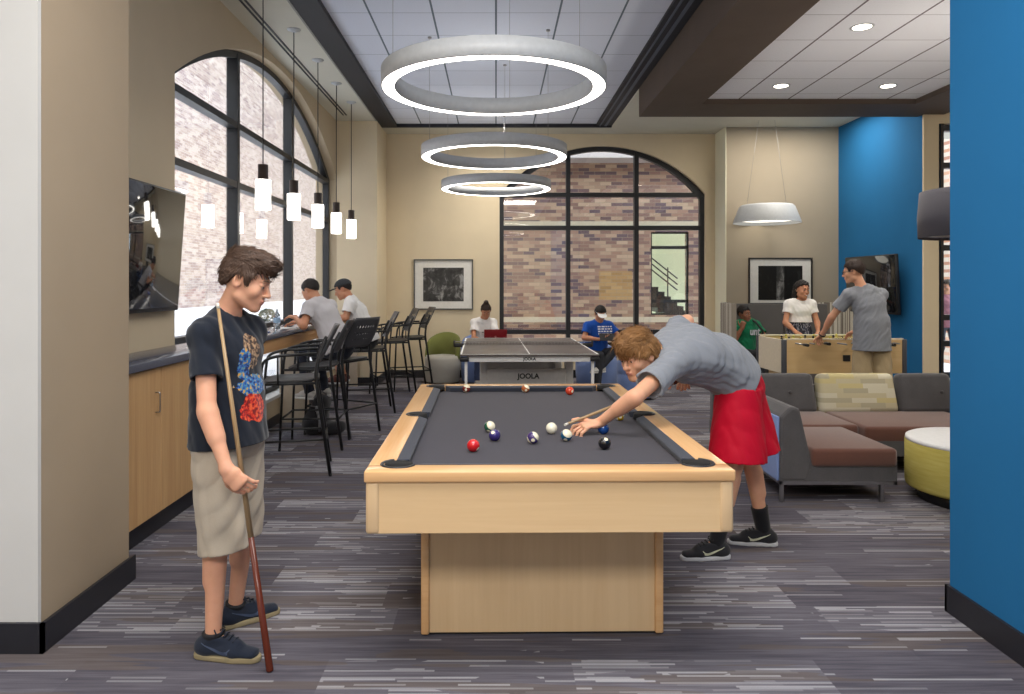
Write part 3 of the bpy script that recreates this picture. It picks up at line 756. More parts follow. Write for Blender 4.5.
# drum pendant above the sofa
dr = thing('drum_pendant', 'charcoal fabric drum lamp shade hanging beside the near blue wall', 'pendant light', (3.95, 5.8, H+.385))
MB().lathe([(.50, 0), (.505, .17), (.49, .375), (.48, .375), (.49, .0), (.50, 0)], n=64).build('lamp_shade', fabric('drum_grey', (98, 96, 104), (78, 77, 86), 400), dr)
MB().lathe([(0, .03), (.485, .03)], n=48).build('diffuser', flat('drum_diffuser', (150, 145, 138), .7), dr, fix=False)
MB().tube([(0, 0, .03), (0, 0, ZT2-H-.385)], .006, 8).build('rod', M_blackm, dr)

# ------------------------------------------------------------------ screens and pictures
M_scr = flat('screen_glass', (24, 26, 30), .06, 0, .8)
def tv(name, label, c, w, h, tilt, rz, lean=0):
    t = thing(name, label, 'television', c, rz)      # local: screen faces -Y
    R = Matrix.Rotation(tilt, 3, 'X')
    MB().rbox((0, .022, 0), (w, .045, h), .006, 2, M=R).build('case', M_blackp, t)
    MB().rbox((0, -.003, .006), (w-.03, .004, h-.04), .001, 1, M=R).build('screen', M_scr, t)
    MB().box(-.18, .18, .04, .10, -.15, .15).build('mount', M_blackm, t)
    return t
tv('wall_television', 'black flat television beside the arched window, reflecting it', (-2.32, 4.63, H+.245), 1.46, .86, math.radians(4), math.radians(90))
tv('wall_television', 'black flat television on the far blue wall behind foosball players', (5.23, 10.15, H+.01), 1.36, .80, math.radians(2.5), math.radians(-90))
def photo_mat(name, kind):
    n = N(name); co = n.coord(); s = n.sep(co)
    a = n.noise(n.scale(co, (1, 1, 1)), 5.0, 6, .65, 1.0)
    if kind: a = n.math('ADD', n.math('MULTIPLY', a, .6), n.math('MULTIPLY', n.math('LESS_THAN', n.math('ABSOLUTE', s[0]), .06), .25))
    g = n.noise(n.scale(co, (30, 30, 6)), 1.0, 1)
    a = n.math('ADD', n.math('MULTIPLY', a, .85), n.math('MULTIPLY', g, .15))
    n.bsdf(n.ramp(a, [(.35, srgb(22, 22, 22)), (.52, srgb(64, 63, 62)), (.72, srgb(190, 190, 188))]), .35, 0, .4)
    return n.m
def picture(name, label, c, w, h, pw_, ph_, dz, kind, fcol):
    t = thing(name, label, 'framed picture', c)
    f = MB(); d = .03; e = .022
    for a in ((-w/2, w/2, h/2-e, h/2), (-w/2, w/2, -h/2, -h/2+e), (-w/2, -w/2+e, -h/2+e, h/2-e), (w/2-e, w/2, -h/2+e, h/2-e)): f.box(a[0], a[1], -d, 0, a[2], a[3])
    f.build('frame', fcol, t)
    MB().box(-w/2+e, w/2-e, -.012, -.004, -h/2+e, h/2-e).build('mat_board', flat('mat_white', (232, 230, 224), .8), t)
    MB().box(-pw_/2, pw_/2, -.016, -.0121, dz-ph_/2, dz+ph_/2).build('print', photo_mat('photo_%d' % kind, kind), t)
YW = YF-.002
p = P(443.5, 284.5, YW)
picture('framed_photograph', 'framed black and white photograph on cream wall near tub chair', p, .975, .83, .665, .55, .0, 0, flat('pewter_frame', (96, 94, 90), .4, .4))
p = P(780, 281, 11.378)
picture('framed_photograph', 'framed black and white photograph on taupe wall above the booth', p, 1.0, .73, .69, .535, -.03, 1, flat('black_frame', (44, 40, 38), .4))

# ------------------------------------------------------------------ lounge sofa
sf = thing('sectional_sofa', 'low corner sofa of cocoa seats, charcoal back cushions and steel legs', 'sofa', (3.0, 5.9, 0))
S = lambda x, y, z=0: V((x-3.0, y-5.9, z))
def cush(name, x0, x1, y0, y1, z0, z1, mat, r=.03, M=None, btn=None):
    m = MB().rbox(S((x0+x1)/2, (y0+y1)/2, (z0+z1)/2), (x1-x0, y1-y0, z1-z0), r, 3, M=M)
    return m.build(name, mat, sf)
# back row
XR = 6.2
MB().box(1.985-3, XR-3, 5.80-5.9, 6.75-5.9, .15, .27).box(1.985-3, 2.80-3, 5.06-5.9, 5.80-5.9, .15, .27).build('base', M_dgrey, sf)
MB().prism([(1.985-3, .15), (2.17-3, .15), (2.21-3, .27), (2.12-3, .66), (2.06-3, .67), (1.985-3, .60)], 5.055-5.9, 6.50-5.9, 1).build('side_back', M_dgrey, sf, bevel=.02)
cush('side_panel', 1.965, 1.984, 5.07, 6.5, .15, .60, M_bluef, .008)
cush('seat', 2.20, 2.80, 5.04, 5.86, .25, .38, M_brownf)
cush('seat', 2.12, 2.95, 5.88, 6.55, .25, .385, M_brownf); cush('seat', 2.96, 4.05, 5.80, 6.55, .25, .385, M_brownf)
cush('seat', 4.06, 5.1, 5.80, 6.55, .25, .385, M_brownf); cush('seat', 5.11, 6.2, 5.80, 6.55, .25, .385, M_brownf)
def patch_mat():
    n = N('patchwork_fabric'); co = n.sep(n.coord())
    row = n.math('FLOOR', n.math('DIVIDE', co[2], .042)); r1, _ = n.white(n.comb(row, 1.0, 0.0))
    cl = n.math('FLOOR', n.math('ADD', n.math('MULTIPLY', co[0], 4.5), n.math('MULTIPLY', r1, 5.0)))
    w, _ = n.white(n.comb(cl, row, 2.0))
    c = n.ramp(w, [(0, srgb(198, 188, 156)), (.3, srgb(212, 206, 184)), (.6, srgb(180, 172, 148)), (.85, srgb(204, 190, 138))], 'CONSTANT')
    g = n.noise(n.coord(), 350.0, 2)
    n.bsdf(n.mix(n.math('MULTIPLY', g, .4), c, srgb(150, 145, 125)), .9, 0, .2, bump=g, bstr=.2, bdist=.002); return n.m
RB = Matrix.Rotation(math.radians(-12), 3, 'X')
def bcush(x0, x1, mat, btn):
    m = MB().rbox((0, 0, 0), (x1-x0-.01, .15, .36), .045, 3, M=RB, taper=(.94, .9))
    o = m.build('back_cushion', mat, sf, M=Matrix.Translation(S((x0+x1)/2, 6.60, .535)))
    for bx in btn:
        MB().ball((0, 0, 0), (.016, .008, .016), 12).build('button', M_dgrey, o, M=Matrix.Translation(S(bx, 6.505, .56)))
bcush(2.20, 2.90, M_dgrey, [2.64]); bcush(2.90, 3.63, patch_mat(), []); bcush(3.63, 4.14, M_dgrey, [4.0]); bcush(4.14, 5.2, M_dgrey, []); bcush(5.2, 6.2, M_dgrey, [])
MB().box(1.99-3, XR-3, 6.66-5.9, 6.74-5.9, .27, .60).build('back_panel', M_dgrey, sf)
fr = MB().box(1.985-3, 2.80-3, 5.06-5.9, 5.085-5.9, .125, .15).box(1.985-3, 2.0-3, 5.06-5.9, 6.7-5.9, .125, .15).box(2.78-3, 2.80-3, 5.06-5.9, 5.8-5.9, .125, .15)
fr.build('frame', M_chrome, sf)
for x, y in ((2.0, 5.08), (2.70, 5.08), (2.0, 6.68), (3.4, 5.84), (3.4, 6.68), (4.9, 5.84), (6.15, 5.84), (6.15, 6.68)):
    MB().box(x-3-.012, x-3+.012, y-5.9-.012, y-5.9+.012, 0, .15).build('leg', M_chrome, sf)
# ottoman
ot = thing('round_ottoman', 'round drum ottoman with white top and mustard woven side', 'ottoman', (3.40, 5.10, 0))
def yel():
    n = N('mustard_weave'); co = n.coord(); a = n.noise(n.scale(co, (6, 6, 60)), 1.0, 3); b = n.noise(co, 300.0, 2)
    n.bsdf(n.mix(n.math('ADD', n.math('MULTIPLY', a, .7), n.math('MULTIPLY', b, .3)), srgb(206, 196, 120), srgb(168, 150, 58)), .85, 0, .2, bump=b, bstr=.2, bdist=.002); return n.m
MB().lathe([(0, .08), (.43, .08), (.455, .09), (.46, .11), (.46, .405), (.45, .415)], n=64).build('side', yel(), ot)
MB().lathe([(0, .435), (.44, .435), (.455, .428), (.458, .41), (.44, .405)], n=64).build('top', flat('ottoman_white', (226, 226, 226), .5), ot)
MB().lathe([(0, 0), (.38, 0), (.38, .08), (0, .08)], n=48).build('plinth', M_blackp, ot)

# ------------------------------------------------------------------ foosball table
fb = thing('foosball_table', 'pale maple foosball table with black corner posts and rods', 'foosball table', (3.92, 8.55, 0), math.radians(2.0))
M_fb = wood('foosball_maple', (226, 196, 146), (204, 170, 118), 0, .4, .6, .7); M_fbl = flat('foosball_light', (226, 214, 190), .5)
hx, hy, zt_, zb_ = .70, .37, .90, .52
build_each(MB().box(-hx+.02, hx-.02, -hy, -hy+.03, zb_, zt_).box(-hx+.02, hx-.02, hy-.03, hy, zb_, zt_), 'side_panel', M_fb, fb)
build_each(MB().box(-hx-.0, -hx+.03, -hy+.031, hy-.031, zb_, zt_).box(hx-.03, hx, -hy+.031, hy-.031, zb_, zt_), 'end_panel', M_fbl, fb)
for sx in (-1, 1):
    for sy in (-1, 1): MB().rbox((sx*(hx-.012), sy*(hy-.012), (zt_+zb_)/2), (.05, .05, zt_-zb_+.01), .008, 2).build('corner_post', flat('post_grey', (74, 76, 82), .5), fb)
    MB().rbox((sx*.55, 0, zb_/2), (.09, .60, zb_), .01, 2, taper=(1, 1)).build('leg', M_fb, fb)
MB().box(-hx+.03, hx-.03, -hy+.03, hy-.03, .76, .78).build('playfield', flat('playfield', (110, 150, 90), .6), fb)
build_each(MB().box(-hx+.02, hx-.02, -hy+.001, -hy+.045, zt_, zt_+.015).box(-hx+.02, hx-.02, hy-.045, hy-.001, zt_, zt_+.015), 'top_rail', M_fbl, fb)
MB().box(-.02, .06, -hy-.012, -hy, .66, .73).build('ball_return', M_blackp, fb)
for k in range(8):
    x = -.56+k*.16
    rd = MB().tube([(x, -hy-.20+.08*(k % 3), .865), (x, hy+.18-.06*(k % 2), .865)], .008, 8).build('rod', M_chrome, fb)
    s_ = -1 if k % 2 == 0 else 1; ye = (-hy-.20+.08*(k % 3)) if s_ < 0 else (hy+.18-.06*(k % 2))
    MB().tube([(x, ye, .865), (x, ye-s_*-.0+s_*.0, .865), (x, ye+s_*.10, .865)], .017, 10).build('handle', M_blackp, rd)
    for q in range(3 if k % 2 else 2):
        yy = -.2+.2*q+.04*(k % 3)
        MB().rbox((x, yy, .855), (.022, .03, .09), .008, 2).ball((x, yy, .915), .014, 10).build('player', flat('player_a', (206, 190, 90), .5) if k % 2 else M_blackp, rd)
# score beads
for k in range(8): MB().ball((-.10+.03*k, -hy-.005, zt_+.025), .011, 10).build('score_bead', flat('bead_cream', (226, 212, 150), .5), fb)

# ------------------------------------------------------------------ high-backed booth
bo = thing('booth_seat', 'high-backed grey booth with striped curved ends against the taupe wall', 'booth', (4.3, 10.8, 0))
B = Matrix.Translation((-4.3, -10.8, 0))
zt_ = H-19*10.95/F
for a, b in ((3.50, 4.42), (4.44, 5.33)):
    MB().rbox(((a+b)/2, 11.20, (zt_+.1)/2), (b-a, .12, zt_-.1), .015, 2).build('back_panel', M_panelf, bo, M=B)
def stripe_mat():
    n = N('striped_curtain_fabric'); co = n.sep(n.coord())
    v = n.noise(n.comb(n.math('MULTIPLY', n.math('ADD', co[0], co[1]), 24.0), 0.0, 0.0), 1.0, 2)
    n.bsdf(n.ramp(v, [(.40, srgb(120, 112, 104)), (.48, srgb(206, 200, 186)), (.56, srgb(150, 142, 130))], 'CONSTANT'), .9, 0, .2); return n.m
M_str = stripe_mat()
def wing(x0, x1):
    m = MB(); n = 10; pts = []
    for i in range(n+1):
        a = PI/2*i/n
        pts.append((x0+(x1-x0)*math.sin(a), 11.20-.75*(1-math.cos(a))))
    pts.append((x1, 10.25)); poly = []
    w = .05
    s_ = 1 if x1 > x0 else -1
    outer = [(p_[0]+s_*w, p_[1]+w) for p_ in pts]
    poly = pts+outer[::-1]
    m.prism(poly, .05, zt_+.02, 2); m.build('wing', M_str, bo, M=B)
wing(3.62, 3.40); wing(4.98, 5.27)
MB().rbox((4.35, 10.80, .42), (1.66, .62, .14), .04, 3).build('seat', M_greyf, bo, M=B)
MB().box(3.55, 5.15, 10.55, 11.10, 0, .35).build('base', M_panelf, bo, M=B)

# ------------------------------------------------------------------ tub chairs behind the ping pong table
def tub(loc, rz, mseat, mback, label, r=.33, h=.44, hb=.80):
    t = thing('tub_chair', label, 'tub chair', loc, rz, None)      # faces -Y
    MB().lathe([(0, .03), (r*.90, .03), (r*.95, .05), (r, h*.6), (r*.99, h-.05), (r*.9, h), (0, h)], n=40).build('seat', mseat, t)
    MB().lathe([(0, 0), (r*.8, 0), (r*.8, .03), (0, .03)], n=32).build('plinth', M_blackp, t)
    m = MB(); vs = []; n = 20; k = 0
    prof = [(r*.985, h-.12), (r*1.0, h), (r*1.0, .5), (r*.99, 1.0), (r*.92, 1.02), (r*.82, 1.0), (r*.76, .5), (r*.74, h-.12)]
    for i in range(n+1):
        a = math.radians(-8+196*i/n); e = math.sin(PI*i/n)**.45
        for j, (rr, z) in enumerate(prof):
            if j in (0, 1, 7): zz = z
            elif z == .5: zz = h+(hb-h)*e*.55
            else: zz = h+(hb-h)*e*z+.0
            vs.append((rr*math.cos(a), rr*math.sin(a), zz))
    k = len(prof)
    m.add(vs, [(i*k+j, i*k+(j+1) % k, (i+1)*k+(j+1) % k, (i+1)*k+j) for i in range(n) for j in range(k)], 0, True)
    m.add(vs[:k], [tuple(range(k))]); m.add(vs[-k:], [tuple(range(k))[::-1]]); m.build('backrest', mback, t)
    return t
tub((-.83, 11.25, 0), math.radians(-15), M_greyf, M_greenf, 'tub chair with stone grey drum seat and olive green back', .28, .43, .77)
tub((-.22, 11.3, 0), math.radians(5), M_bluef, M_bluef, 'blue tub chair under the girl with the red laptop', .33, .42, .74)
tub((1.52, 10.95, 0), math.radians(20), M_bluef, M_bluef, 'blue tub chair the gamer in blue shirt sits on', .32, .42, .66)
tub((1.90, 9.75, 0), math.radians(160), M_bluef, M_bluef, 'pale blue tub chair in front, behind the bending player', .27, .40, .55)
# shrub outside
sh = thing('topiary_shrub', 'small grey green shrub on the bright terrace outside the arched window', 'shrub', (P(267.5, 331, 14.5)[0], 14.5, .62))
rn = random.Random(3); m = MB()
for i in range(900):
    th, z_ = rn.random()*2*PI, rn.random(); r_ = .24*math.sqrt(max(0, 1-z_**2.2))*(.8+.25*rn.random())
    c = V((r_*math.cos(th), r_*math.sin(th), z_*.42)); a = V((rn.uniform(-1, 1), rn.uniform(-1, 1), rn.uniform(-.3, 1))).normalized()*.035; b = a.cross(V((rn.random(), rn.random(), 1))).normalized()*.016
    m.add([c-a, c+b, c+a, c-b], [(0, 1, 2, 3)])
m.build('foliage', flat('shrub_green', (110, 122, 112), .9, var=.3, nscale=60), sh, fix=False)
MB().tube([(0, 0, 0), (0, 0, .3)], .02, 8).build('stem', flat('bark', (90, 76, 64), .9), sh)
# ------------------------------------------------------------------ signed distance modelling for bodies and cloth
f4 = np.float32
def A_(p): return np.array([float(c) for c in p])
def nrm(v): v = A_(v); return v/max(1e-9, np.linalg.norm(v))
class SDF:
    def __init__(s, lo, hi, res):
        s.lo = A_(lo); s.res = res; s.n = np.ceil((A_(hi)-s.lo)/res).astype(int)+1
        s.D = np.full(s.n, .05, f4)
    def win(s, lo, hi, pad):
        a = np.maximum(0, np.floor((lo-pad-s.lo)/s.res).astype(int)); b = np.minimum(s.n, np.ceil((hi+pad-s.lo)/s.res).astype(int)+1)
        if (b <= a).any(): return None, None
        g = [(s.lo[i]+s.res*np.arange(a[i], b[i])).astype(f4) for i in range(3)]
        return (slice(a[0], b[0]), slice(a[1], b[1]), slice(a[2], b[2])), (g[0][:, None, None], g[1][None, :, None], g[2][None, None, :])
    def op(s, prim, k=.012, op='u'):
        f, lo, hi = prim
        sl, g = s.win(lo, hi, k+.03)
        if sl is None: return s
        d = f(*g); D = s.D[sl]
        if op == 'u': s.D[sl] = smin(D, d, k)
        elif op == 's': s.D[sl] = -smin(-D, d, k)
        return s
    def cut(s, p, n, lo=None, hi=None):
        """remove everything on the side n points to (within an optional box)"""
        p, n = A_(p), nrm(n)
        sl, g = s.win(A_(lo) if lo is not None else s.lo, A_(hi) if hi is not None else s.lo+s.n*s.res, 0)
        if sl is None: return s
        d = (g[0]-f4(p[0]))*f4(n[0])+(g[1]-f4(p[1]))*f4(n[1])+(g[2]-f4(p[2]))*f4(n[2])
        s.D[sl] = np.maximum(s.D[sl], d); return s
    def warp(s, fn, lo=None, hi=None):
        sl, g = s.win(A_(lo) if lo is not None else s.lo, A_(hi) if hi is not None else s.lo+s.n*s.res, 0)
        if sl is None: return s
        m = np.abs(s.D[sl]) < .045
        s.D[sl] += np.where(m, fn(*g), 0).astype(f4); return s
    def mesh(s, name, mats, parent=None, smooth=2, pick=None):
        g = openvdb.FloatGrid(.05); g.copyFromArray(np.ascontiguousarray(s.D))
        pts, quads = g.convertToQuads(0.0)
        pts = pts.astype(float)*s.res+s.lo
        q = np.array(quads, dtype=np.int64)
        # relax a little
        e = np.concatenate([q[:, [0, 1]], q[:, [1, 2]], q[:, [2, 3]], q[:, [3, 0]]])
        for _ in range(smooth):
            acc = np.zeros_like(pts); cnt = np.zeros(len(pts))
            for c in range(3): acc[:, c] = np.bincount(e[:, 0], pts[e[:, 1], c], len(pts))+np.bincount(e[:, 1], pts[e[:, 0], c], len(pts))
            cnt = np.bincount(e[:, 0], minlength=len(pts))+np.bincount(e[:, 1], minlength=len(pts))
            pts = pts*.5+.5*acc/cnt[:, None]
        off = A_(parent.location) if parent else np.zeros(3)
        P0 = pts-off
        me = bpy.data.meshes.new(name)
        v = P0[q]; nn = np.cross(v[:, 2]-v[:, 0], v[:, 3]-v[:, 1])
        vol = (nn*v.mean(1)).sum()
        if vol < 0: q = q[:, ::-1]
        me.vertices.add(len(P0)); me.vertices.foreach_set('co', P0.astype(f4).ravel())
        me.loops.add(q.size); me.loops.foreach_set('vertex_index', q.ravel().astype(np.int32))
        me.polygons.add(len(q)); me.polygons.foreach_set('loop_start', np.arange(0, q.size, 4, dtype=np.int32))
        me.polygons.foreach_set('loop_total', np.full(len(q), 4, dtype=np.int32))
        me.polygons.foreach_set('use_smooth', np.ones(len(q), dtype=bool))
        for m in (mats if isinstance(mats, (list, tuple)) else [mats]): me.materials.append(m)
        if pick is not None:
            me.polygons.foreach_set('material_index', pick(pts[q].mean(1)).astype(np.int32))
        me.update(calc_edges=True); me.validate()
        o = bpy.data.objects.new(name, me); COL.objects.link(o)
        if parent: o.parent = parent
        return o
def smin(a, b, k):
    h = np.clip(.5+.5*(b-a)/k, 0, 1)
    return b+(a-b)*h-k*h*(1-h)
def cap(a, b, ra, rb, flat=False, endflat=False):
    a, b = A_(a), A_(b); ab = b-a; L2 = float(ab @ ab) or 1e-9; L = math.sqrt(L2)
    def f(X, Y, Z):
        px, py, pz = X-a[0], Y-a[1], Z-a[2]
        t0 = (px*ab[0]+py*ab[1]+pz*ab[2])/L2; t = np.clip(t0, 0, 1)
        d = np.sqrt((px-ab[0]*t)**2+(py-ab[1]*t)**2+(pz-ab[2]*t)**2)-(ra+(rb-ra)*t)
        if flat: d = np.maximum(d, np.maximum((t0-1)*L, -t0*L))
        if endflat: d = np.maximum(d, (t0-1)*L)
        return d.astype(f4)
    r = max(ra, rb); return f, np.minimum(a, b)-r, np.maximum(a, b)+r
def ecap(a, b, wa, wb, side, flat=False, p=2.0, sideb=None):
    """elliptic tapered segment: wa=(half width, half depth) at a, wb at b"""
    a, b = A_(a), A_(b); ab = b-a; L = np.linalg.norm(ab) or 1e-6; ax = ab/L
    s = nrm(A_(side)-ax*(A_(side) @ ax)); fr = np.cross(ax, s)
    def f(X, Y, Z):
        px, py, pz = X-a[0], Y-a[1], Z-a[2]
        al = px*ax[0]+py*ax[1]+pz*ax[2]; t = np.clip(al/L, 0, 1)
        u = px*s[0]+py*s[1]+pz*s[2]; v = px*fr[0]+py*fr[1]+pz*fr[2]
        w = wa[0]+(wb[0]-wa[0])*t; d_ = wa[1]+(wb[1]-wa[1])*t
        m = np.minimum(w, d_); ex = 0 if flat else (al-t*L)/(m)
        q = (np.abs(u/w)**p+np.abs(v/d_)**p+np.abs(ex)**p)**(1/p)
        g = np.sqrt((u/w**2)**2+(v/d_**2)**2+(0 if flat else (ex/m)**2))/np.maximum(q, 1e-6)
        d = (q-1)/np.maximum(g, 1/np.maximum(w, d_)) if p == 2 else (q-1)*m
        if flat: d = np.maximum(d, np.maximum(al-L, -al))
        return d.astype(f4)
    r = max(wa[0], wb[0], wa[1], wb[1]); return f, np.minimum(a, b)-r, np.maximum(a, b)+r
def slab(a, b, ra, rb, h):
    """flat sole: tapered capsule seen from above, height 0..h above a"""
    a, b = A_(a), A_(b); ab = (b-a)[:2]; L2 = float(ab @ ab)
    def f(X, Y, Z):
        px, py = X-a[0], Y-a[1]; t = np.clip((px*ab[0]+py*ab[1])/L2, 0, 1)
        d = np.sqrt((px-ab[0]*t)**2+(py-ab[1]*t)**2)-(ra+(rb-ra)*t)
        return np.maximum(d, np.abs(Z-a[2]-h/2)-h/2).astype(f4)
    r = max(ra, rb)+h; return f, np.minimum(a, b)-r, np.maximum(a, b)+r
def ell(c, r, R=None):
    c = A_(c); r = A_(r); R = np.eye(3) if R is None else R
    def f(X, Y, Z):
        px, py, pz = X-c[0], Y-c[1], Z-c[2]
        q = [(px*R[0, i]+py*R[1, i]+pz*R[2, i]) for i in range(3)]
        k0 = np.sqrt((q[0]/r[0])**2+(q[1]/r[1])**2+(q[2]/r[2])**2)+1e-6
        k1 = np.sqrt((q[0]/r[0]**2)**2+(q[1]/r[1]**2)**2+(q[2]/r[2]**2)**2)+1e-6
        return (k0*(k0-1)/k1).astype(f4)
    m = r.max(); return f, c-m, c+m
def waves(seed, freq, M=None, n=7, ridge=False):
    rg = np.random.RandomState(seed); K = rg.randn(n, 3); K /= np.linalg.norm(K, axis=1)[:, None]; K *= (freq*(.6+.8*rg.rand(n)))[:, None]; ph = rg.rand(n)*6.28
    if M is not None: K = K @ M
    def f(X, Y, Z):
        t = 0
        w = np.sin(X*freq*.31+Z*freq*.23)+np.sin(Y*freq*.27-X*freq*.19)
        for k, p in zip(K, ph):
            v = np.sin(X*f4(k[0])+Y*f4(k[1])+Z*f4(k[2])+f4(p)+w*f4(.5))
            t = t+((1-2*np.abs(v)) if ridge else v)
        return t/n
    return f
def squash(ax, along, across):
    """frequency matrix: slow along ax, fast across"""
    ax = nrm(ax); return np.outer(ax, ax)*along+(np.eye(3)-np.outer(ax, ax))*across
def frame(f, u):
    f = nrm(f); u = A_(u); u = nrm(u-f*(u @ f)); return np.stack([np.cross(f, u), f, u], 1)

# ------------------------------------------------------------------ skin, hair
def skin_mat(name, rgb):
    n = N(name); co = n.coord(); c = srgb(*rgb); a = n.noise(co, 40.0, 3); b = n.noise(co, 6.0, 2)
    d = (c[0]*.80, c[1]*.68, c[2]*.64, 1)
    n.bsdf(n.mix(n.math('ADD', n.math('MULTIPLY', a, .4), n.math('MULTIPLY', b, .4)), c, d), .52, 0, .35, Subsurface_Weight=.12, Subsurface_Scale=.01)
    return n.m
SK_A = skin_mat('skin_fair', (226, 172, 142)); SK_B = skin_mat('skin_fair_b', (232, 178, 146)); SK_C = skin_mat('skin_brown', (204, 148, 116)); SK_D = skin_mat('skin_tan', (206, 150, 118)); SK_E = skin_mat('skin_deep', (160, 112, 88))
LIP = flat('lips', (204, 138, 120), .5); LIPD = flat('lips_dark', (140, 78, 70), .5)
def hair_mat(name, rgb, rgb2):
    n = N(name); co = n.coord(); a = n.noise(n.scale(co, (240, 240, 60)), 1.0, 3); b = n.noise(co, 30.0, 2)
    n.bsdf(n.mix(n.math('ADD', n.math('MULTIPLY', a, .6), n.math('MULTIPLY', b, .4)), srgb(*rgb2), srgb(*rgb)), .55, 0, .4, bump=a, bstr=.5, bdist=.004)
    return n.m
H_brown = hair_mat('hair_brown', (96, 70, 54), (44, 32, 26)); H_ginger = hair_mat('hair_ginger', (176, 128, 76), (96, 62, 34)); H_black = hair_mat('hair_black', (44, 36, 34), (20, 17, 17))
H_dbrown = hair_mat('hair_dark_brown', (66, 48, 40), (30, 22, 20))
EYEW = flat('eye_white', (225, 222, 216), .2); EYEI = flat('eye_iris', (62, 44, 34), .15)

def head_prims(S, c, R, s, face=True):
    T = lambda x, y, z: A_(c)+R @ (A_((x, y, z))*s)
    E = lambda p, r, k=.012, op='u', RR=None: S.op(ell(T(*p), A_(r)*s, R if RR is None else RR), k, op)
    E((0, -.015, .025), (.075, .097, .090)); E((0, .022, -.03), (.062, .066, .085), .02)
    for q in (-1, 1):
        S.op(cap(T(q*.048, .0, -.068), T(q*.014, .068, -.100), .020*s, .018*s), .02)
        E((q*.040, .058, -.030), (.022, .024, .026), .018)          # cheekbones
    E((0, .072, -.100), (.020, .020, .017), .012)
    E((0, .070, -.062), (.034, .026, .034), .015)                     # muzzle
    if face:
        for q in (-1, 1): E((q*.030, .092, .002), (.017, .013, .012), .010, 's')
        E((0, .078, .022), (.048, .016, .011), .014)
        for q in (-1, 1): S.op(ell(T(q*.031, .0748, .0042), A_((.0165, .0148, .0108))*s, R), .003); S.op(ell(T(q*.031, .0735, -.0085), A_((.0155, .0125, .0055))*s, R), .004)
        S.op(cap(T(0, .085, .012), T(0, .1085, -.032), .0065*s, .0105*s), .010)
        E((0, .108, -.034), (.0115, .011, .009), .006)
        for q in (-1, 1): E((q*.0115, .098, -.037), (.0075, .010, .007), .005)
        E((0, .0945, -.0625), (.022, .007, .0050), .003); E((0, .0925, -.0715), (.019, .0075, .0055), .003)
        E((0, .103, -.067), (.024, .007, .0012), .002, 's')
    for q in (-1, 1):
        RR = R @ np.array(Matrix.Rotation(q*.35, 3, 'Z'))
        E((q*.076, -.012, -.008), (.009, .019, .031), .006, 'u', RR); E((q*.083, -.008, -.006), (.006, .010, .018), .005, 's', RR)
def face_parts(c, R, s, root, hairm, skin, eyes=True):
    T = lambda x, y, z: V(A_(c)+R @ (A_((x, y, z))*s))-root.location
    if not eyes: return
    for q in (-1, 1):
        e = MB().ball((0, 0, 0), .0118*s, 16).build('eye', EYEW, root)
        M = Matrix(R.tolist()).to_4x4(); M.translation = T(q*.031, .0765, .0); e.data.transform(M)
        i = MB().ball((0, 0, 0), (.0058*s, .0018*s, .0052*s), 12).build('iris', EYEI, e)
        M = Matrix(R.tolist()).to_4x4(); M.translation = T(q*.031, .0876, -.0025); i.data.transform(M)
        pts = [T(q*(.016+.010*k), .0965-.0035*k*k*.55, .0262+.0025*math.sin(k*1.05)-.0012*k) for k in range(4)]
        MB().tube(pts, [.0018*s, .0027*s, .0024*s, .0012*s], 6).build('eyebrow', hairm, root)
def hair(name, c, R, s, mat, root, bound, infl=.012, extra=(), res=.004, seed=1, amp=.004, freq=130, flow=(0, 1, -.3), locks=0, ll=.04):
    lo, hi = A_(c)-.22, A_(c)+.22
    S = SDF(lo, hi, res); T = lambda p: A_(c)+R @ (A_(p)*s)
    S.op(ell(T((0, -.015, .025)), A_((.075+infl, .097+infl, .090+infl))*s, R))
    for e in extra: S.op(ell(T(e[0]), A_(e[1])*s, R), .038)
    ys = [b[0] for b in bound]; zs = [b[1] for b in bound]
    def bd(X, Y, Z):
        px, py, pz = X-c[0], Y-c[1], Z-c[2]
        y = (px*R[0, 1]+py*R[1, 1]+pz*R[2, 1])/s; z = (px*R[0, 2]+py*R[1, 2]+pz*R[2, 2])/s
        return (np.interp(y, ys, zs).astype(f4)-z)*s
    _, g = S.win(S.lo, S.lo+S.n*S.res, 0)
    S.D = -smin(-S.D, -bd(*g), .008)
    S.D = S.D.astype(f4)
    w = waves(seed, freq, squash(R @ A_(flow), .25, 1.0), 9, True); w2 = waves(seed+5, freq*.4, None, 6)
    S.warp(lambda X, Y, Z: amp*w(X, Y, Z)+amp*.8*w2(X, Y, Z))
    o = S.mesh(name, mat, root, 1)
    if locks: add_locks(o, A_(c)-A_(root.location), R, s, locks, seed, flow, ll)
    return o
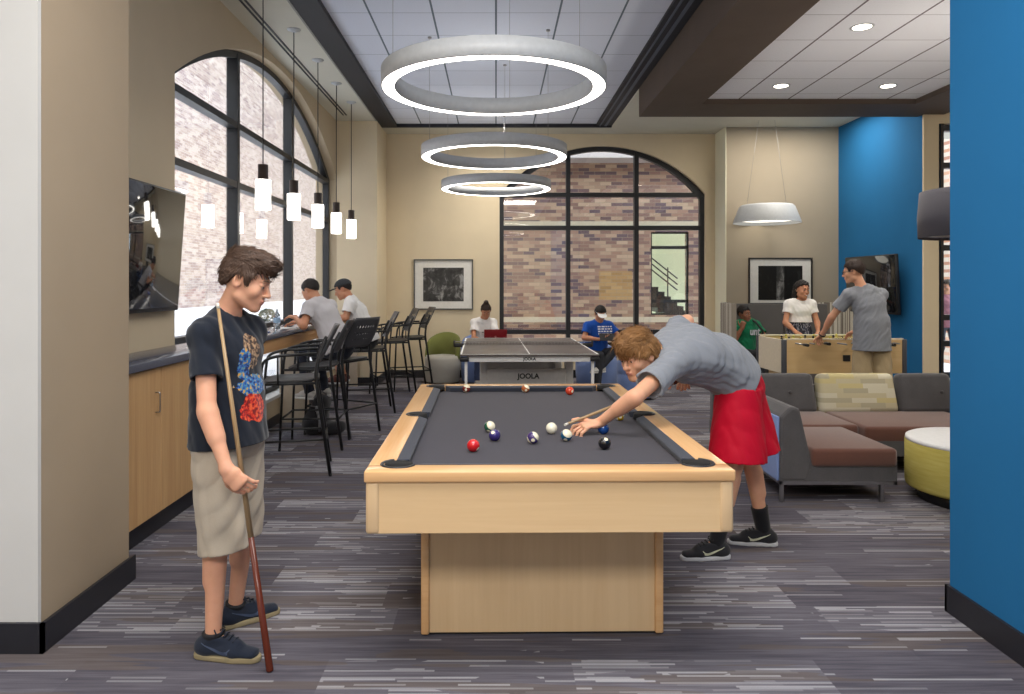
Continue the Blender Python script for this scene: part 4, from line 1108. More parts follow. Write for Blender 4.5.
def add_locks(o, c, R, s, n, seed, flow, ll):
    """thin tapering locks lying along the hair surface, same mesh"""
    me = o.data; rg = random.Random(seed); vs = [tuple(v.co) for v in me.vertices]; fs = [tuple(p.vertices) for p in me.polygons]
    cs = [(V(p.center), V(p.normal)) for p in me.polygons]; cc = V(c)
    fw = V(R[:, 1]); up = V(R[:, 2])
    for _ in range(n):
        p, nn = cs[rg.randrange(len(cs))]
        q = p-cc; y, z = q.dot(fw)/s, q.dot(up)/s
        if z > .075: d = fw*flow[1]+V(R[:, 0])*flow[0]+up*.15
        else: d = -up*.9+fw*(flow[1]*.5 if y > 0 else -.25)
        d = d+V((rg.uniform(-.35, .35), rg.uniform(-.35, .35), rg.uniform(-.35, .35)))
        d = (d-nn*d.dot(nn))
        if d.length < .1: continue
        d.normalize(); sd = nn.cross(d); L = ll*rg.uniform(.6, 1.3)*s*(1 if z > .03 else .5); w = .0034*rg.uniform(.6, 1.3); b = len(vs); lift = rg.uniform(.001, .007)
        for k in range(4):
            u = k/3; pt = p-nn*.002+d*L*u+nn*(lift*math.sin(u*2.4)-.012*u*u*(L/.05)*.5); ww = w*(1-u*.9)
            vs += [tuple(pt+sd*ww), tuple(pt+nn*ww*.8), tuple(pt-sd*ww)]
        for k in range(3):
            i = b+k*3; fs += [(i, i+1, i+4, i+3), (i+1, i+2, i+5, i+4)]
    m2 = bpy.data.meshes.new(me.name); m2.from_pydata(vs, [], fs)
    for m in me.materials: m2.materials.append(m)
    m2.polygons.foreach_set('use_smooth', [True]*len(fs)); o.data = m2
def finger(S, p, dirs, L, r0, r1):
    k = 0
    for d, l in zip(dirs, L):
        q = p+d*l; S.op(cap(p, q, r0+(r1-r0)*k/3, r0+(r1-r0)*(k+1)/3), .004); p = q; k += 1
def hand(S, w, d, n, tside, curl=(.3, .35, .4, .45), curl2=None, spread=.06, thumb=None, s=1.0):
    """w wrist, d towards the fingers, n out of the palm, tside +-1: thumb along tside * (d x n)"""
    w, d, n = A_(w), nrm(d), A_(n); n = nrm(n-d*(n @ d)); t = np.cross(d, n)*tside
    S.op(ecap(w-d*.01, w+d*.03*s, (.027*s, .019*s), (.036*s, .017*s), t), .015)
    S.op(ecap(w+d*.03*s, w+d*.078*s, (.036*s, .0155*s), (.038*s, .0125*s), t), .012)
    Ls = [(.040, .024, .019), (.044, .028, .020), (.041, .026, .019), (.032, .019, .017)]
    for i in range(4):
        o = (1.5-i)*.0195*s; base = w+d*(.082-.004*abs(i-1))*s+t*o; a = curl[i]; c2 = (curl2 or curl)[i]
        lat = t*(1.5-i)*spread; dirs = []
        for ang in (a, a+c2, a+c2*1.8): dirs.append(nrm(d*math.cos(ang)+n*math.sin(ang)+lat*math.cos(ang)))
        finger(S, base-d*.012, dirs, [l*s*(1.0)+(.012 if j == 0 else 0) for j, l in enumerate(Ls[i])], .0088*s, .0066*s)
    b = w+d*.022*s+t*.026*s
    td = thumb or ((.55, .75, .30), (.80, .45, .35), (.92, .20, .32))
    finger(S, b, [nrm(d*x[0]+t*x[1]+n*x[2]) for x in td], [.040*s, .032*s, .026*s], .0125*s, .0085*s)

TOR = dict(pel=(.160, .108), wai=(.138, .098), che=(.160, .112), top=(.140, .085))
def torso(S, J, g=0.0, W=1.0, k=.03, loose=0.0):
    sp, st = A_(J['hipR'])-A_(J['hipL']), A_(J['shR'])-A_(J['shL'])
    q = lambda a, ex=0: (TOR[a][0]*W+g+ex, TOR[a][1]*W+g+ex)
    S.op(ecap(J['pel'], J['wai'], q('pel', loose*.5), q('wai', loose), nrm(sp)), k)
    S.op(ecap(J['wai'], J['che'], q('wai', loose), q('che', loose*.3), nrm(nrm(sp)+nrm(st))), k)
    S.op(ecap(J['che'], J['top'], q('che', loose*.3), q('top'), nrm(st)), k)
    for e in 'LR':
        sh = A_(J['sh'+e]); nk = A_(J['nek'])
        S.op(cap(sh, nk, (.050+g)*W, (.046+g)*W), k)
        S.op(ell(sh, [(.058+g)*W]*3), k)
        S.op(cap(sh+(A_(J['che'])-sh)*.15, A_(J['che'])+(sh-A_(J['che']))*.4, (.06+g)*W, (.085+g)*W), k)
def limb(S, a, b, c, r, bulge=None):
    S.op(cap(a, b, r[0], r[1]), .02); S.op(cap(b, c, r[2], r[3]), .015)
    if bulge is not None:
        a_, b_, c_ = A_(a), A_(b), A_(c); S.op(cap(b_+(c_-b_)*.15+bulge, b_+(c_-b_)*.45+bulge, r[2]*.82, r[2]*.72), .02)

def bbox(J, pad):
    P_ = np.array([A_(v) for v in J.values()]); return P_.min(0)-pad, P_.max(0)+pad
def body(J, root, skin, lip, hd, s=1.0, res=.006, W=1.0, hands=None, face=True, legs=True, feet=True):
    """one continuous skin surface"""
    c, R, hs = hd
    lo, hi = bbox(J, .22); S = SDF(lo, hi, res)
    torso(S, J, -.004, W)
    S.op(cap(J['nek'], A_(c)+R @ A_((0, -.022, -.045))*hs, .056*W, .052*W), .03)
    head_prims(S, A_(c), R, hs, face)
    for e in 'LR':
        sh, el, wr = J['sh'+e], J['el'+e], J['wr'+e]
        limb(S, sh, el, wr, (.048*W, .040*W, .040*W, .026*W))
        S.op(cap(A_(el)+(A_(wr)-A_(el))*.1, A_(el)+(A_(wr)-A_(el))*.45, .041*W, .036*W), .02)
        if hands and hands.get(e): hand(S, wr, **hands[e])
        if legs:
            hip, kn, an = J['hip'+e], J['kn'+e], J['an'+e]
            fw = nrm(A_(J['toe'+e])-A_(an)); fw[2] = 0
            limb(S, hip, kn, an, (.084*W, .056*W, .052*W, .034*W), -fw*.020*W)
            if feet: S.op(cap(an, A_(an)+fw*.10-A_((0, 0, .052)), .030, .020), .012)
    rcut = lambda pts: np.zeros(len(pts))
    def pick(pts):
        q = (pts-A_(c)) @ R/hs
        l = (np.abs(q[:, 0]) < .021) & (q[:, 1] > .088) & (q[:, 2] > -.077) & (q[:, 2] < -.0585)
        return l.astype(int)
    return S.mesh('body', [skin, lip], root, 1, pick)
def shirt(J, root, mat, name='shirt', g=.014, W=1.0, loose=.012, hem=None, sl=.62, sr=(.066, .072), res=.006, wr=None, amp=.004, seed=3, hemext=.10, neck=.066, hd=None, vdir=None, extra=None, k=.03):
    lo, hi = bbox({a: b for a, b in J.items() if a[:2] in ('pe', 'wa', 'ch', 'to', 'ne', 'sh', 'el', 'hi') and a[:3] != 'toe'}, .22)
    S = SDF(lo, hi, res); torso(S, J, g, W, k, loose)
    up = nrm(A_(J['wai'])-A_(J['pel'])); sp = nrm(A_(J['hipR'])-A_(J['hipL']))
    b = A_(J['pel'])-up*hemext if hem is None else A_(hem)
    S.op(ecap(A_(J['wai']), b, (TOR['wai'][0]*W+g+loose+.01, TOR['wai'][1]*W+g+loose+.01), (TOR['pel'][0]*W+g+loose+.010, TOR['pel'][1]*W+g+loose+.016), sp, flat=False), .03)
    if extra: extra(S)
    for e in 'LR':
        sh, el = A_(J['sh'+e]), A_(J['el'+e]); en = sh+(el-sh)*sl
        S.op(cap(sh, en, sr[0]*W, sr[1]*W, endflat=True), .02)
    fold = waves(seed, 70, squash(nrm(up+sp*.6), .2, 1.0), 5, True); fold2 = waves(seed+9, 36, None, 6)
    S.warp(lambda X, Y, Z: amp*fold(X, Y, Z)+amp*.6*fold2(X, Y, Z))
    S.cut(b, -up, b-.35, b+.35)
    S.op(ecap(b-up*.05, b+up*.015, (TOR['pel'][0]*W+g+loose-.010, TOR['pel'][1]*W+g+loose-.006), (TOR['pel'][0]*W+g+loose-.012, TOR['pel'][1]*W+g+loose-.008), sp, flat=True), .003, 's')
    for e in 'LR':
        sh, el = A_(J['sh'+e]), A_(J['el'+e]); en = sh+(el-sh)*sl; d = nrm(el-sh)
        S.cut(en, d, en-sr[1]-.03, en+sr[1]+.03) if False else None
        if sl < .95: S.op(cap(en-d*.03, en+d*.06, sr[1]*W-.009, sr[1]*W-.009, flat=True), .003, 's')
    nk = A_(J['nek']); c = A_(hd[0]); 
    nd = nrm(c-nk); S.op(cap(nk+nd*.012, nk+nd*.20, neck-.006, neck+.02), .006, 's')
    return S.mesh(name, mat, root, 1)
def trousers(J, root, mat, name='shorts', g=.014, W=1.0, hemt=None, r=(.100, .110), res=.006, amp=.005, seed=11, top=.5, low=(.07, .06), full=False, extra=None):
    lo, hi = bbox({a: b for a, b in J.items() if a[:2] in ('pe', 'wa', 'hi', 'kn', 'an', 'to')}, .2)
    S = SDF(lo, hi, res); sp = nrm(A_(J['hipR'])-A_(J['hipL']))
    pel, wai = A_(J['pel']), A_(J['wai']); up = nrm(wai-pel)
    tp = pel+(wai-pel)*top
    S.op(ecap(pel-up*.03, tp, (TOR['pel'][0]*W+g, TOR['pel'][1]*W+g+.004), (TOR['wai'][0]*W+g+.012, TOR['wai'][1]*W+g+.008), sp), .02)
    for e in 'LR':
        hip, kn, an = A_(J['hip'+e]), A_(J['kn'+e]), A_(J['an'+e])
        if full:
            S.op(cap(hip, kn, r[0]*W, low[0]*W), .03); S.op(cap(kn, an, low[0]*W, low[1]*W), .02)
        else:
            en = A_(hemt[e]); S.op(cap(hip, en, r[0]*W, r[1]*W, flat=True), .03 if e == 'L' else .02)
    if extra: extra(S)
    leg = nrm(A_(J['knL'])-A_(J['hipL']))
    fold = waves(seed, 62, squash(nrm(leg+sp*.5), .14, 1.0), 5, True); f2 = waves(seed+3, 34, None, 6)
    S.warp(lambda X, Y, Z: amp*fold(X, Y, Z)+amp*.4*f2(X, Y, Z))
    if not full:
        for e in 'LR':
            hip, en = A_(J['hip'+e]), A_(hemt[e]); d = nrm(en-hip)
            S.cut(en, d, en-.14, en+.14)
            S.op(cap(en-d*.03, en+d*.08, r[1]*W-.014, r[1]*W-.014, flat=True), .003, 's')
    return S.mesh(name, mat, root, 1)
from mathutils.bvhtree import BVHTree
def shoe(J, e, root, mup, msole, res=.005, L=.275, swoosh=None, lace=None, side=None, h=.0):
    an = A_(J['an'+e]); f = A_(J['toe'+e])-an; z0 = an[2]-.085; f[2] = 0; f = nrm(f); t = nrm(np.cross(f, (0, 0, 1)))
    up = A_((0, 0, 1)); g = A_((an[0], an[1], z0+h))
    P_ = lambda a, b, c: g+f*a+t*b+up*c
    S = SDF(g-.32, g+A_((.32, .32, .22)), res)
    S.op(ecap(P_(-.045, 0, .048), P_(.10, 0, .040), (.036, .034), (.043, .026), t), .02)
    S.op(ecap(P_(.10, 0, .036), P_(.178, 0, .030), (.044, .024), (.034, .018), t), .02)
    S.op(cap(P_(-.02, 0, .05), P_(.0, 0, .095), .040, .041), .025); S.op(cap(P_(.02, 0, .088), P_(.10, 0, .056), .030, .026), .02)
    S.cut(P_(0, 0, .015), -up); S.cut(P_(-.03, 0, .100), nrm(up+f*.12), g-.2, g+.2)
    S.op(cap(P_(-.008, 0, .092), P_(-.012, 0, .14), .029, .034), .004, 's')
    sh = S.mesh('shoe', mup, root, 1)
    S = SDF(g-.32, g+A_((.32, .32, .22)), res*.8)
    S.op(slab(P_(-.046, 0, 0), P_(.10, .0, 0), .034, .043, .024), .003); S.op(slab(P_(.10, 0, 0), P_(.176, 0, 0), .043, .031, .024), .003)
    S.cut(P_(0, 0, .0), -up)
    so = S.mesh('sole', msole, root, 1); so.parent = sh
    loc = root.location
    if lace:
        m = MB()
        for k in range(4):
            a = .040+.019*k; zz = .111-.0095*k
            m.tube([V(P_(a, -.022, zz-.006))-loc, V(P_(a+.004, 0, zz+.003))-loc, V(P_(a, .022, zz-.006))-loc], .0036, 6)
        m.tube([V(P_(.034, .0, .113))-loc, V(P_(.014, .022, .130))-loc, V(P_(.034, .034, .108))-loc], .003, 6); m.tube([V(P_(.034, .0, .113))-loc, V(P_(.014, -.022, .130))-loc, V(P_(.034, -.034, .108))-loc], .003, 6)
        lo_ = m.build('laces', lace, root); lo_.parent = sh
    if swoosh:
        vs = [V(v.co) for v in sh.data.vertices]; bv = BVHTree.FromPolygons(vs, [tuple(p.vertices) for p in sh.data.polygons])
        sd = side; m = MB(); top, bot = [], []
        U = [(-.030, .084), (-.012, .0765), (.006, .070), (.030, .0600), (.050, .0530), (.066, .0500), (.080, .0525), (.092, .0640)]
        B_ = [(-.030, .081), (-.012, .0715), (.006, .0620), (.030, .0480), (.050, .0390), (.068, .0345), (.084, .0390), (.094, .0620)]
        n = len(U)-1
        for L_, src in ((top, U), (bot, B_)):
            for a, z_ in src:
                o = V(P_(a, sd*.12, z_*.92))-loc; hit = bv.ray_cast(o, V(-t*sd))
                L_.append((hit[0] if hit[0] else o+V(-t*sd)*.08)+V(t*sd)*.002)
        m.add(top+bot, [(i, i+1, n+2+i, n+1+i) for i in range(n)])
        w_o = m.build('emblem', swoosh, root, fix=False); w_o.parent = sh
    return sh
def sock(J, e, root, mat, top, res=.005, r=.040):
    an = A_(J['an'+e]); kn = A_(J['kn'+e]); d = nrm(kn-an); S = SDF(an-.12, an+A_((.12, .12, top+.1)), res)
    S.op(cap(an-d*.02, an+d*top, r, r+.010, flat=True)); S.mesh('sock', mat, root, 1)
# ------------------------------------------------------------------ cue helper
def cue(label, a, b, butt_first=True, name='pool_cue'):
    """a = butt end, b = tip end"""
    a, b = V(a), V(b); t = thing(name, label, 'pool cue', a); d = b-a
    L = d.length; q = lambda u: d*u
    MB().tube([q(0), q(.003), q(.36)], [.0130, .0145, .0115], 14).build('butt', wood('cue_butt', (112, 52, 34), (74, 30, 22), 2, .25), t)
    MB().tube([q(.3601), q(.985)], [.0114, .0062], 14).build('shaft', wood('cue_shaft', (178, 150, 112), (150, 122, 88), 2, .3), t)
    MB().tube([q(.9851), q(1.0)], [.0064, .0062], 12).build('ferrule', flat('cue_ferrule', (232, 228, 216), .4), t)
    return t

# ================================================================== standing boy with cue
def Pt(px, py, Y): return A_(P(px, py, Y))
K_shirt_base = (26, 32, 44)
def boy_shirt_mat():
    n = N('navy_graphic_tee'); co = n.sep(n.coord()); base = srgb(30, 36, 48)
    g = n.noise(n.coord(), 14.0, 3)
    # across = coordinate on the chest front (y runs across the body), z height
    y, z = co[1], co[2]
    def blob(cy, cz, ry, rz, e=.5):
        a = n.math('POWER', n.math('DIVIDE', n.math('SUBTRACT', y, cy), ry), 2.0); b = n.math('POWER', n.math('DIVIDE', n.math('SUBTRACT', z, cz), rz), 2.0)
        s = n.math('ADD', n.math('ADD', a, b), n.math('MULTIPLY', n.math('SUBTRACT', nz, .5), e*3)); return n.math('LESS_THAN', s, 1.0)
    nz = n.noise(n.coord(), 26.0, 3)
    front = n.math('GREATER_THAN', co[0], -.02)
    col = n.mix(g, tuple(x*.8 for x in base[:3])+(1,), base)
    mot = n.noise(n.coord(), 70.0, 3)
    red = n.ramp(mot, [(.42, srgb(120, 22, 24)), (.5, srgb(206, 40, 34)), (.60, srgb(226, 96, 50))])
    blu = n.ramp(mot, [(.40, srgb(26, 44, 92)), (.48, srgb(46, 96, 176)), (.56, srgb(58, 130, 150)), (.66, srgb(206, 150, 60))])
    brn = n.ramp(mot, [(.40, srgb(48, 40, 40)), (.5, srgb(110, 84, 66)), (.6, srgb(170, 140, 110))])
    col = n.mix(n.math('MULTIPLY', blob(-.03, 1.245, .045, .075), front), col, brn)
    col = n.mix(n.math('MULTIPLY', blob(-.075, 1.185, .030, .07), front), col, blu)
    col = n.mix(n.math('MULTIPLY', blob(-.03, 1.10, .085, .042), front), col, blu)
    col = n.mix(n.math('MULTIPLY', blob(-.04, 1.005, .07, .06), front), col, red)
    n.bsdf(col, .9, 0, .2, Sheen_Weight=.2); return n.m
Jb = {}
r_ = A_((-.42, -.9, 0)); fb_ = A_((.9, -.42, 0))
Jb['pel'] = A_((-1.135, 3.08, .90)); Jb['wai'] = A_((-1.140, 3.08, 1.06)); Jb['che'] = A_((-1.140, 3.08, 1.235)); Jb['top'] = A_((-1.148, 3.08, 1.318)); Jb['nek'] = A_((-1.145, 3.08, 1.395))
Jb['shR'] = Jb['top']+r_*.140+A_((.02, 0, 0)); Jb['shL'] = Jb['top']-r_*.150
Jb['elR'] = Pt(207, 410, 2.86); Jb['wrR'] = Pt(227, 470, 2.80)
Jb['elL'] = A_((-1.19, 3.27, 1.06)); Jb['wrL'] = A_((-1.15, 3.25, .85))
Jb['hipR'] = Jb['pel']+r_*.085+A_((0, 0, -.03)); Jb['hipL'] = Jb['pel']-r_*.085+A_((0, 0, -.03))
Jb['knR'] = A_((-1.14, 2.965, .50)); Jb['knL'] = A_((-1.10, 3.19, .50))
Jb['anR'] = A_((-1.155, 2.96, .085)); Jb['anL'] = A_((-1.165, 3.24, .085))
Jb['toeR'] = Jb['anR']+A_((.2, -.03, -.05)); Jb['toeL'] = Jb['anL']+A_((.165, .14, -.05))
hb = (A_((-1.050, 3.06, 1.540)), frame((.93, -.02, -.34), (.25, 0, 1)), .99)
rb = thing('person', 'standing boy in black graphic tee and tan shorts holding a cue upright', 'person', (-1.13, 3.08, 0))
CB_a, CB_b = P(270, 672, 2.85), P(217.5, 303, 2.90)
CB_a.z = .004
cd = nrm(A_(CB_b)-A_(CB_a))
wrd = nrm(Pt(243, 487, 2.79)-Jb['wrR'])
hands_b = dict(R=dict(d=wrd, n=A_((.25, .85, -.25)), tside=-1, curl=(.85, .75, .6, .5), curl2=(.8, .8, .7, .6), thumb=((.45, .60, .75), (.75, .25, .75), (.85, -.1, .6))),
               L=dict(d=(.3, -.2, -.95), n=(-.3, -.9, .1), tside=1))
body(Jb, rb, SK_A, LIP, hb, res=.0038, W=.90, hands=hands_b)
face_parts(*hb, rb, H_brown, SK_A)
hair('hair', *hb, H_brown, rb, [(-.14, -.050), (-.085, -.050), (-.05, -.022), (-.025, .020), (.006, .022), (.016, -.012), (.032, -.010), (.042, .045), (.075, .056), (.12, .060)], .008,
     [((0, .040, .098), (.060, .062, .036)), ((0, .076, .084), (.050, .028, .024)), ((0, -.062, .0), (.060, .038, .056)), ((0, -.040, .088), (.066, .066, .036))], .0033, 4, .0040, 330, locks=2600, ll=.034)
def bx_(S):
    pass
shirt(Jb, rb, boy_shirt_mat(), 'shirt', .014, .88, .016, sl=.58, sr=(.056, .070), res=.0045, amp=.0055, hemext=.05, hd=hb, neck=.062)
M_khk = fabric('grey_tan_twill', (188, 176, 160), (158, 146, 130), 500)
hem = dict(R=A_((-1.115, 2.968, .432)), L=A_((-1.125, 3.17, .44)))
def pockets(S): pass
trousers(Jb, rb, M_khk, 'shorts', .002, .91, hem, (.096, .106), .0045, .009, 21, top=.08)
for e in 'RL':
    sock(Jb, e, rb, flat('ankle_sock_black', (30, 30, 34), .9), .022, r=.036)
    shoe(Jb, e, rb, fabric('navy_suede', (36, 44, 60), (24, 30, 44), 300), flat('gum_sole', (150, 136, 104), .7), swoosh=flat('emblem_navy', (60, 72, 96), .6), lace=flat('lace_navy', (30, 36, 50), .8), side=1)
cue('cue held upright by the standing boy, butt resting on the carpet', CB_a, CB_b)

# ================================================================== bending player
Jp = {}
Jp['pel'] = A_((1.375, 4.10, .975)); Jp['wai'] = A_((1.245, 4.03, 1.10)); Jp['che'] = A_((1.075, 3.93, 1.165)); Jp['top'] = A_((.945, 3.85, 1.165)); Jp['nek'] = A_((.865, 3.80, 1.175))
Jp['shL'] = A_((.900, 3.70, 1.115)); Jp['shR'] = A_((.955, 3.99, 1.215))
Jp['elL'] = A_((.665, 3.46, .985)); Jp['wrL'] = A_((.512, 3.60, .835))
Jp['elR'] = A_((1.105, 4.20, 1.310)); Jp['wrR'] = A_((1.085, 4.19, 1.015))
Jp['hipL'] = Jp['pel']+A_((-.035, -.085, -.03)); Jp['hipR'] = Jp['pel']+A_((.035, .085, -.03))
Jp['knL'] = A_((1.30, 3.98, .52)); Jp['anL'] = A_((1.225, 4.03, .085)); Jp['toeL'] = Jp['anL']+A_((-.2, -.02, -.05))
Jp['knR'] = A_((1.475, 4.20, .50)); Jp['anR'] = A_((1.565, 4.24, .085)); Jp['toeR'] = Jp['anR']+A_((-.2, .03, -.05))
hp = (A_((.728, 3.725, 1.160)), frame((-.76, -.56, -.30), (-.22, -.10, 1)), .99)
rp = thing('person', 'player in grey tee and red shorts bending over the pool table', 'person', (1.375, 4.10, 0))
tip, d_c = A_((.335, 3.535, .838)), nrm((.72, .665, .125))
hands_p = dict(L=dict(d=(-.93, -.22, -.12), n=(0, .15, -1), tside=-1, curl=(.15, .38, .46, .52), curl2=(.9, .7, .7, .7), spread=.06, thumb=((.60, .55, -.10), (.85, .35, -.15), (.95, .15, .0)), s=1.05),
               R=dict(d=(-.05, .0, -1), n=(-.2, -.9, 0), tside=1, curl=(1.1, 1.1, 1.1, 1.1), curl2=(1.0, 1.0, 1.0, 1.0)))
body(Jp, rp, SK_B, LIP, hp, res=.0040, W=.92, hands=hands_p)
face_parts(*hp, rp, H_ginger, SK_B)
hair('hair', *hp, H_ginger, rp, [(-.14, -.070), (-.06, -.060), (-.035, -.022), (-.015, .004), (.006, .004), (.02, -.010), (.04, .012), (.06, .030), (.085, .034), (.13, .038)], .015,
     [((0, .062, .070), (.066, .042, .044)), ((0, -.060, -.02), (.070, .050, .060)), ((0, 0, .10), (.07, .08, .03))], .0035, 9, .004, 330, (0, .8, -1), locks=3200, ll=.05)
M_gtee = fabric('heather_grey_tee', (146, 150, 158), (124, 128, 136), 500)
def drape(S):
    # loose belly of the shirt hanging under the torso
    S.op(cap((1.24, 4.02, 1.03), (1.02, 3.90, 1.08), .095, .085), .05)
shirt(Jp, rp, M_gtee, 'shirt', .014, .94, .018, sl=.64, sr=(.066, .078), res=.0048, amp=.0075, seed=6, hemext=-.035, hd=hp, extra=drape, neck=.061)
M_redsh = fabric('red_mesh_shorts', (206, 4, 46), (172, 0, 34), 500, rough=.7, sheen=.0)
hemp = dict(L=A_((1.325, 3.975, .555)), R=A_((1.475, 4.17, .555)))
trousers(Jp, rp, M_redsh, 'shorts', .012, .92, hemp, (.128, .168), .0048, .0070, 5, top=.35)
M_sockb = fabric('black_sock', (30, 30, 34), (20, 20, 24), 300)
for e in 'LR':
    sock(Jp, e, rp, M_sockb, .15)
    shoe(Jp, e, rp, fabric('black_knit', (48, 48, 52), (28, 28, 32), 300), flat('pale_sole', (196, 196, 200), .6), swoosh=flat('emblem_silver', (196, 196, 170), .4), lace=flat('lace_black', (24, 24, 26), .8), side=-1)
cue('cue aimed at the ivory ball by the bending player', tip+d_c*1.45, tip)

# ================================================================== everyone further back
def folk(label, base, J, hd, skin, lip, W, shirtmat, sk, legs, hairargs, hands=None, res=.008, face=True, shoes=None, full=True, hemt=None):
    root = thing('person', label, 'person', base)
    body(J, root, skin, lip, hd, res=res, W=W, hands=hands or {}, face=face, feet=shoes is not None)
    if face: face_parts(*hd, root, hairargs[0], skin)
    a = dict(hairargs[1]); hair('hair', *hd, hairargs[0], root, a.pop('bound'), **a)
    shirt(J, root, shirtmat, W=W, res=res*.9, hd=hd, **sk)
    if legs: trousers(J, root, legs[0], legs[1], W=W, res=res*.9, full=full, hemt=hemt, **legs[2])
    if shoes:
        for e in 'LR': shoe(J, e, root, shoes[0], shoes[1], res=.007)
    return root
def seated(hip, f, chest_lean, hh, kz, fz, kn_d=.44, an_back=.08, shw=.17, spread=.12):
    """joints of a seated figure; f horizontal facing, hip = centre of the hips"""
    f = nrm((f[0], f[1], 0)); r = A_((f[1], -f[0], 0)); u = A_((0, 0, 1)); hip = A_(hip); J = {}
    J['pel'] = hip+u*.03; J['wai'] = hip+u*.17+f*chest_lean*.25; J['che'] = hip+u*.34+f*chest_lean*.65; J['top'] = hip+u*.44+f*chest_lean*.9; J['nek'] = hip+u*.50+f*chest_lean
    for e, s in (('R', 1), ('L', -1)):
        J['sh'+e] = J['top']+r*s*shw; J['hip'+e] = hip+r*s*.09
        J['kn'+e] = hip+f*kn_d+r*s*spread; J['kn'+e][2] = kz
        J['an'+e] = J['kn'+e]-f*an_back; J['an'+e][2] = fz; J['toe'+e] = J['an'+e]+f*.2-u*.05
    return J, f, r
short_b = [(-.14, -.050), (-.08, -.045), (-.04, .0), (-.02, .022), (.01, .022), (.02, .0), (.035, .005), (.045, .055), (.08, .066), (.13, .070)]
HS = lambda infl=.006, locks=900, ll=.024, **k: dict(bound=short_b, infl=infl, res=.006, amp=.003, freq=300, locks=locks, ll=ll, **k)

# man in grey tee at the counter
J, f, r = seated((-1.63, 7.50, .85), (-.90, .44), .27, 0, .84, .42, .40, .12)
J['elL'] = A_((-1.93, 7.27, 1.11)); J['wrL'] = A_((-2.06, 7.44, 1.19)); J['elR'] = A_((-1.83, 7.78, 1.13)); J['wrR'] = A_((-2.08, 7.68, 1.13))
hd = (J['nek']+f*.10+A_((0, 0, .115)), frame((f[0], f[1], -.55), (0, 0, 1)), .98)
folk('man in pale grey tee hunched over the window counter', (-1.63, 7.50, 0), J, hd, SK_C, LIPD, .96, fabric('pale_grey_tee', (206, 202, 204), (184, 180, 184), 400),
     dict(sl=.62, sr=(.064, .074), amp=.006, hemext=.06, seed=12), (fabric('dark_denim', (52, 56, 68), (36, 40, 52), 400), 'jeans', dict(r=(.088, .1), low=(.066, .052))), (H_black, HS()),
     dict(L=dict(d=(-.8, .4, .1), n=(0, .2, -1), tside=-1), R=dict(d=(-.9, -.2, .0), n=(0, 0, -1), tside=1)), shoes=(flat('shoe_pale', (196, 194, 190), .6), flat('sole_white', (225, 225, 222), .6)))
# man with cap
J, f, r = seated((-1.57, 8.82, .85), (-1, -.05), .20, 0, .84, .42, .40, .10)
J['elL'] = A_((-1.78, 8.58, 1.13)); J['wrL'] = A_((-2.00, 8.68, 1.12)); J['elR'] = A_((-1.78, 9.04, 1.13)); J['wrR'] = A_((-2.00, 8.95, 1.12))
hd = (J['nek']+f*.09+A_((0, 0, .12)), frame((f[0], f[1], -.40), (0, 0, 1)), .98)
pc2 = folk('man in white tee and black cap sitting at the window counter', (-1.57, 8.82, 0), J, hd, SK_D, LIP, .96, fabric('white_tee', (244, 242, 240), (228, 225, 223), 400),
     dict(sl=.62, sr=(.064, .076), amp=.006, hemext=.06, seed=14), (fabric('black_shorts', (40, 40, 44), (26, 26, 30), 400), 'shorts', dict(r=(.09, .095))), (H_black, HS(.006)),
     dict(L=dict(d=(-.9, .2, 0), n=(0, .2, -1), tside=-1), R=dict(d=(-.9, -.2, 0), n=(0, 0, -1), tside=1)), full=False, hemt=dict(L=J['knL']+A_((.06, 0, 0)), R=J['knR']+A_((.06, 0, 0))),
     shoes=(flat('shoe_brown', (96, 52, 44), .6), flat('sole_white', (225, 225, 222), .6)))
def cap_hat(hd, root, mat, dome=True, name='cap'):
    c, R, s = hd; S = SDF(A_(c)-.25, A_(c)+.25, .005); T = lambda x, y, z: A_(c)+R @ (A_((x, y, z))*s)
    if dome:
        S.op(ell(T(0, -.015, .030), A_((.094, .114, .098))*s, R)); S.cut(T(0, 0, .045), -R[:, 2]+R[:, 1]*.12)
    S.op(ell(T(0, .115, .040), A_((.072, .085, .007))*s, R), .006)
    if not dome:
        S.op(ell(T(0, -.01, .045), A_((.088, .108, .016))*s, R), .01); S.op(ell(T(0, -.01, .045), A_((.080, .100, .05))*s, R), .002, 's')
    S.mesh(name, mat, root, 1)
cap_hat(hd, pc2, flat('cap_black', (44, 46, 50), .8))
# girl with laptop
J, f, r = seated((-.20, 11.28, .50), (.10, -1), .10, 0, .50, .085, .42, .02, shw=.145)
J['elL'] = A_((.02, 11.02, .72)); J['wrL'] = A_((-.02, 10.86, .70)); J['elR'] = A_((-.34, 11.0, .72)); J['wrR'] = A_((-.24, 10.84, .70))
hd = (J['nek']+f*.06+A_((.03, 0, .125)), frame((.1, -1, -.62), (0, 0, 1)), .95)
gl = folk('girl in white tee with a hair bun behind a red laptop', (-.20, 11.28, 0), J, hd, SK_D, LIP, .84, fabric('white_tee', (244, 242, 240), (228, 225, 223), 400),
     dict(sl=.6, sr=(.062, .070), amp=.005, seed=15), (flat('legging_blue', (70, 84, 120), .8), 'leggings', dict(r=(.085, .1), low=(.062, .048))),
     (H_dbrown, dict(bound=[(-.14, -.08), (-.04, -.06), (0, .0), (.04, .05), (.08, .062), (.13, .066)], infl=.007, locks=900, ll=.03, res=.006, amp=.003, freq=300, extra=[((0, -.03, .145), (.034, .034, .032))])),
     dict(L=dict(d=(-.2, -.9, -.1), n=(0, 0, -1), tside=-1), R=dict(d=(.2, -.9, -.1), n=(0, 0, -1), tside=1)), shoes=(flat('shoe_pale', (196, 194, 190), .6), flat('sole_white', (225, 225, 222), .6)))
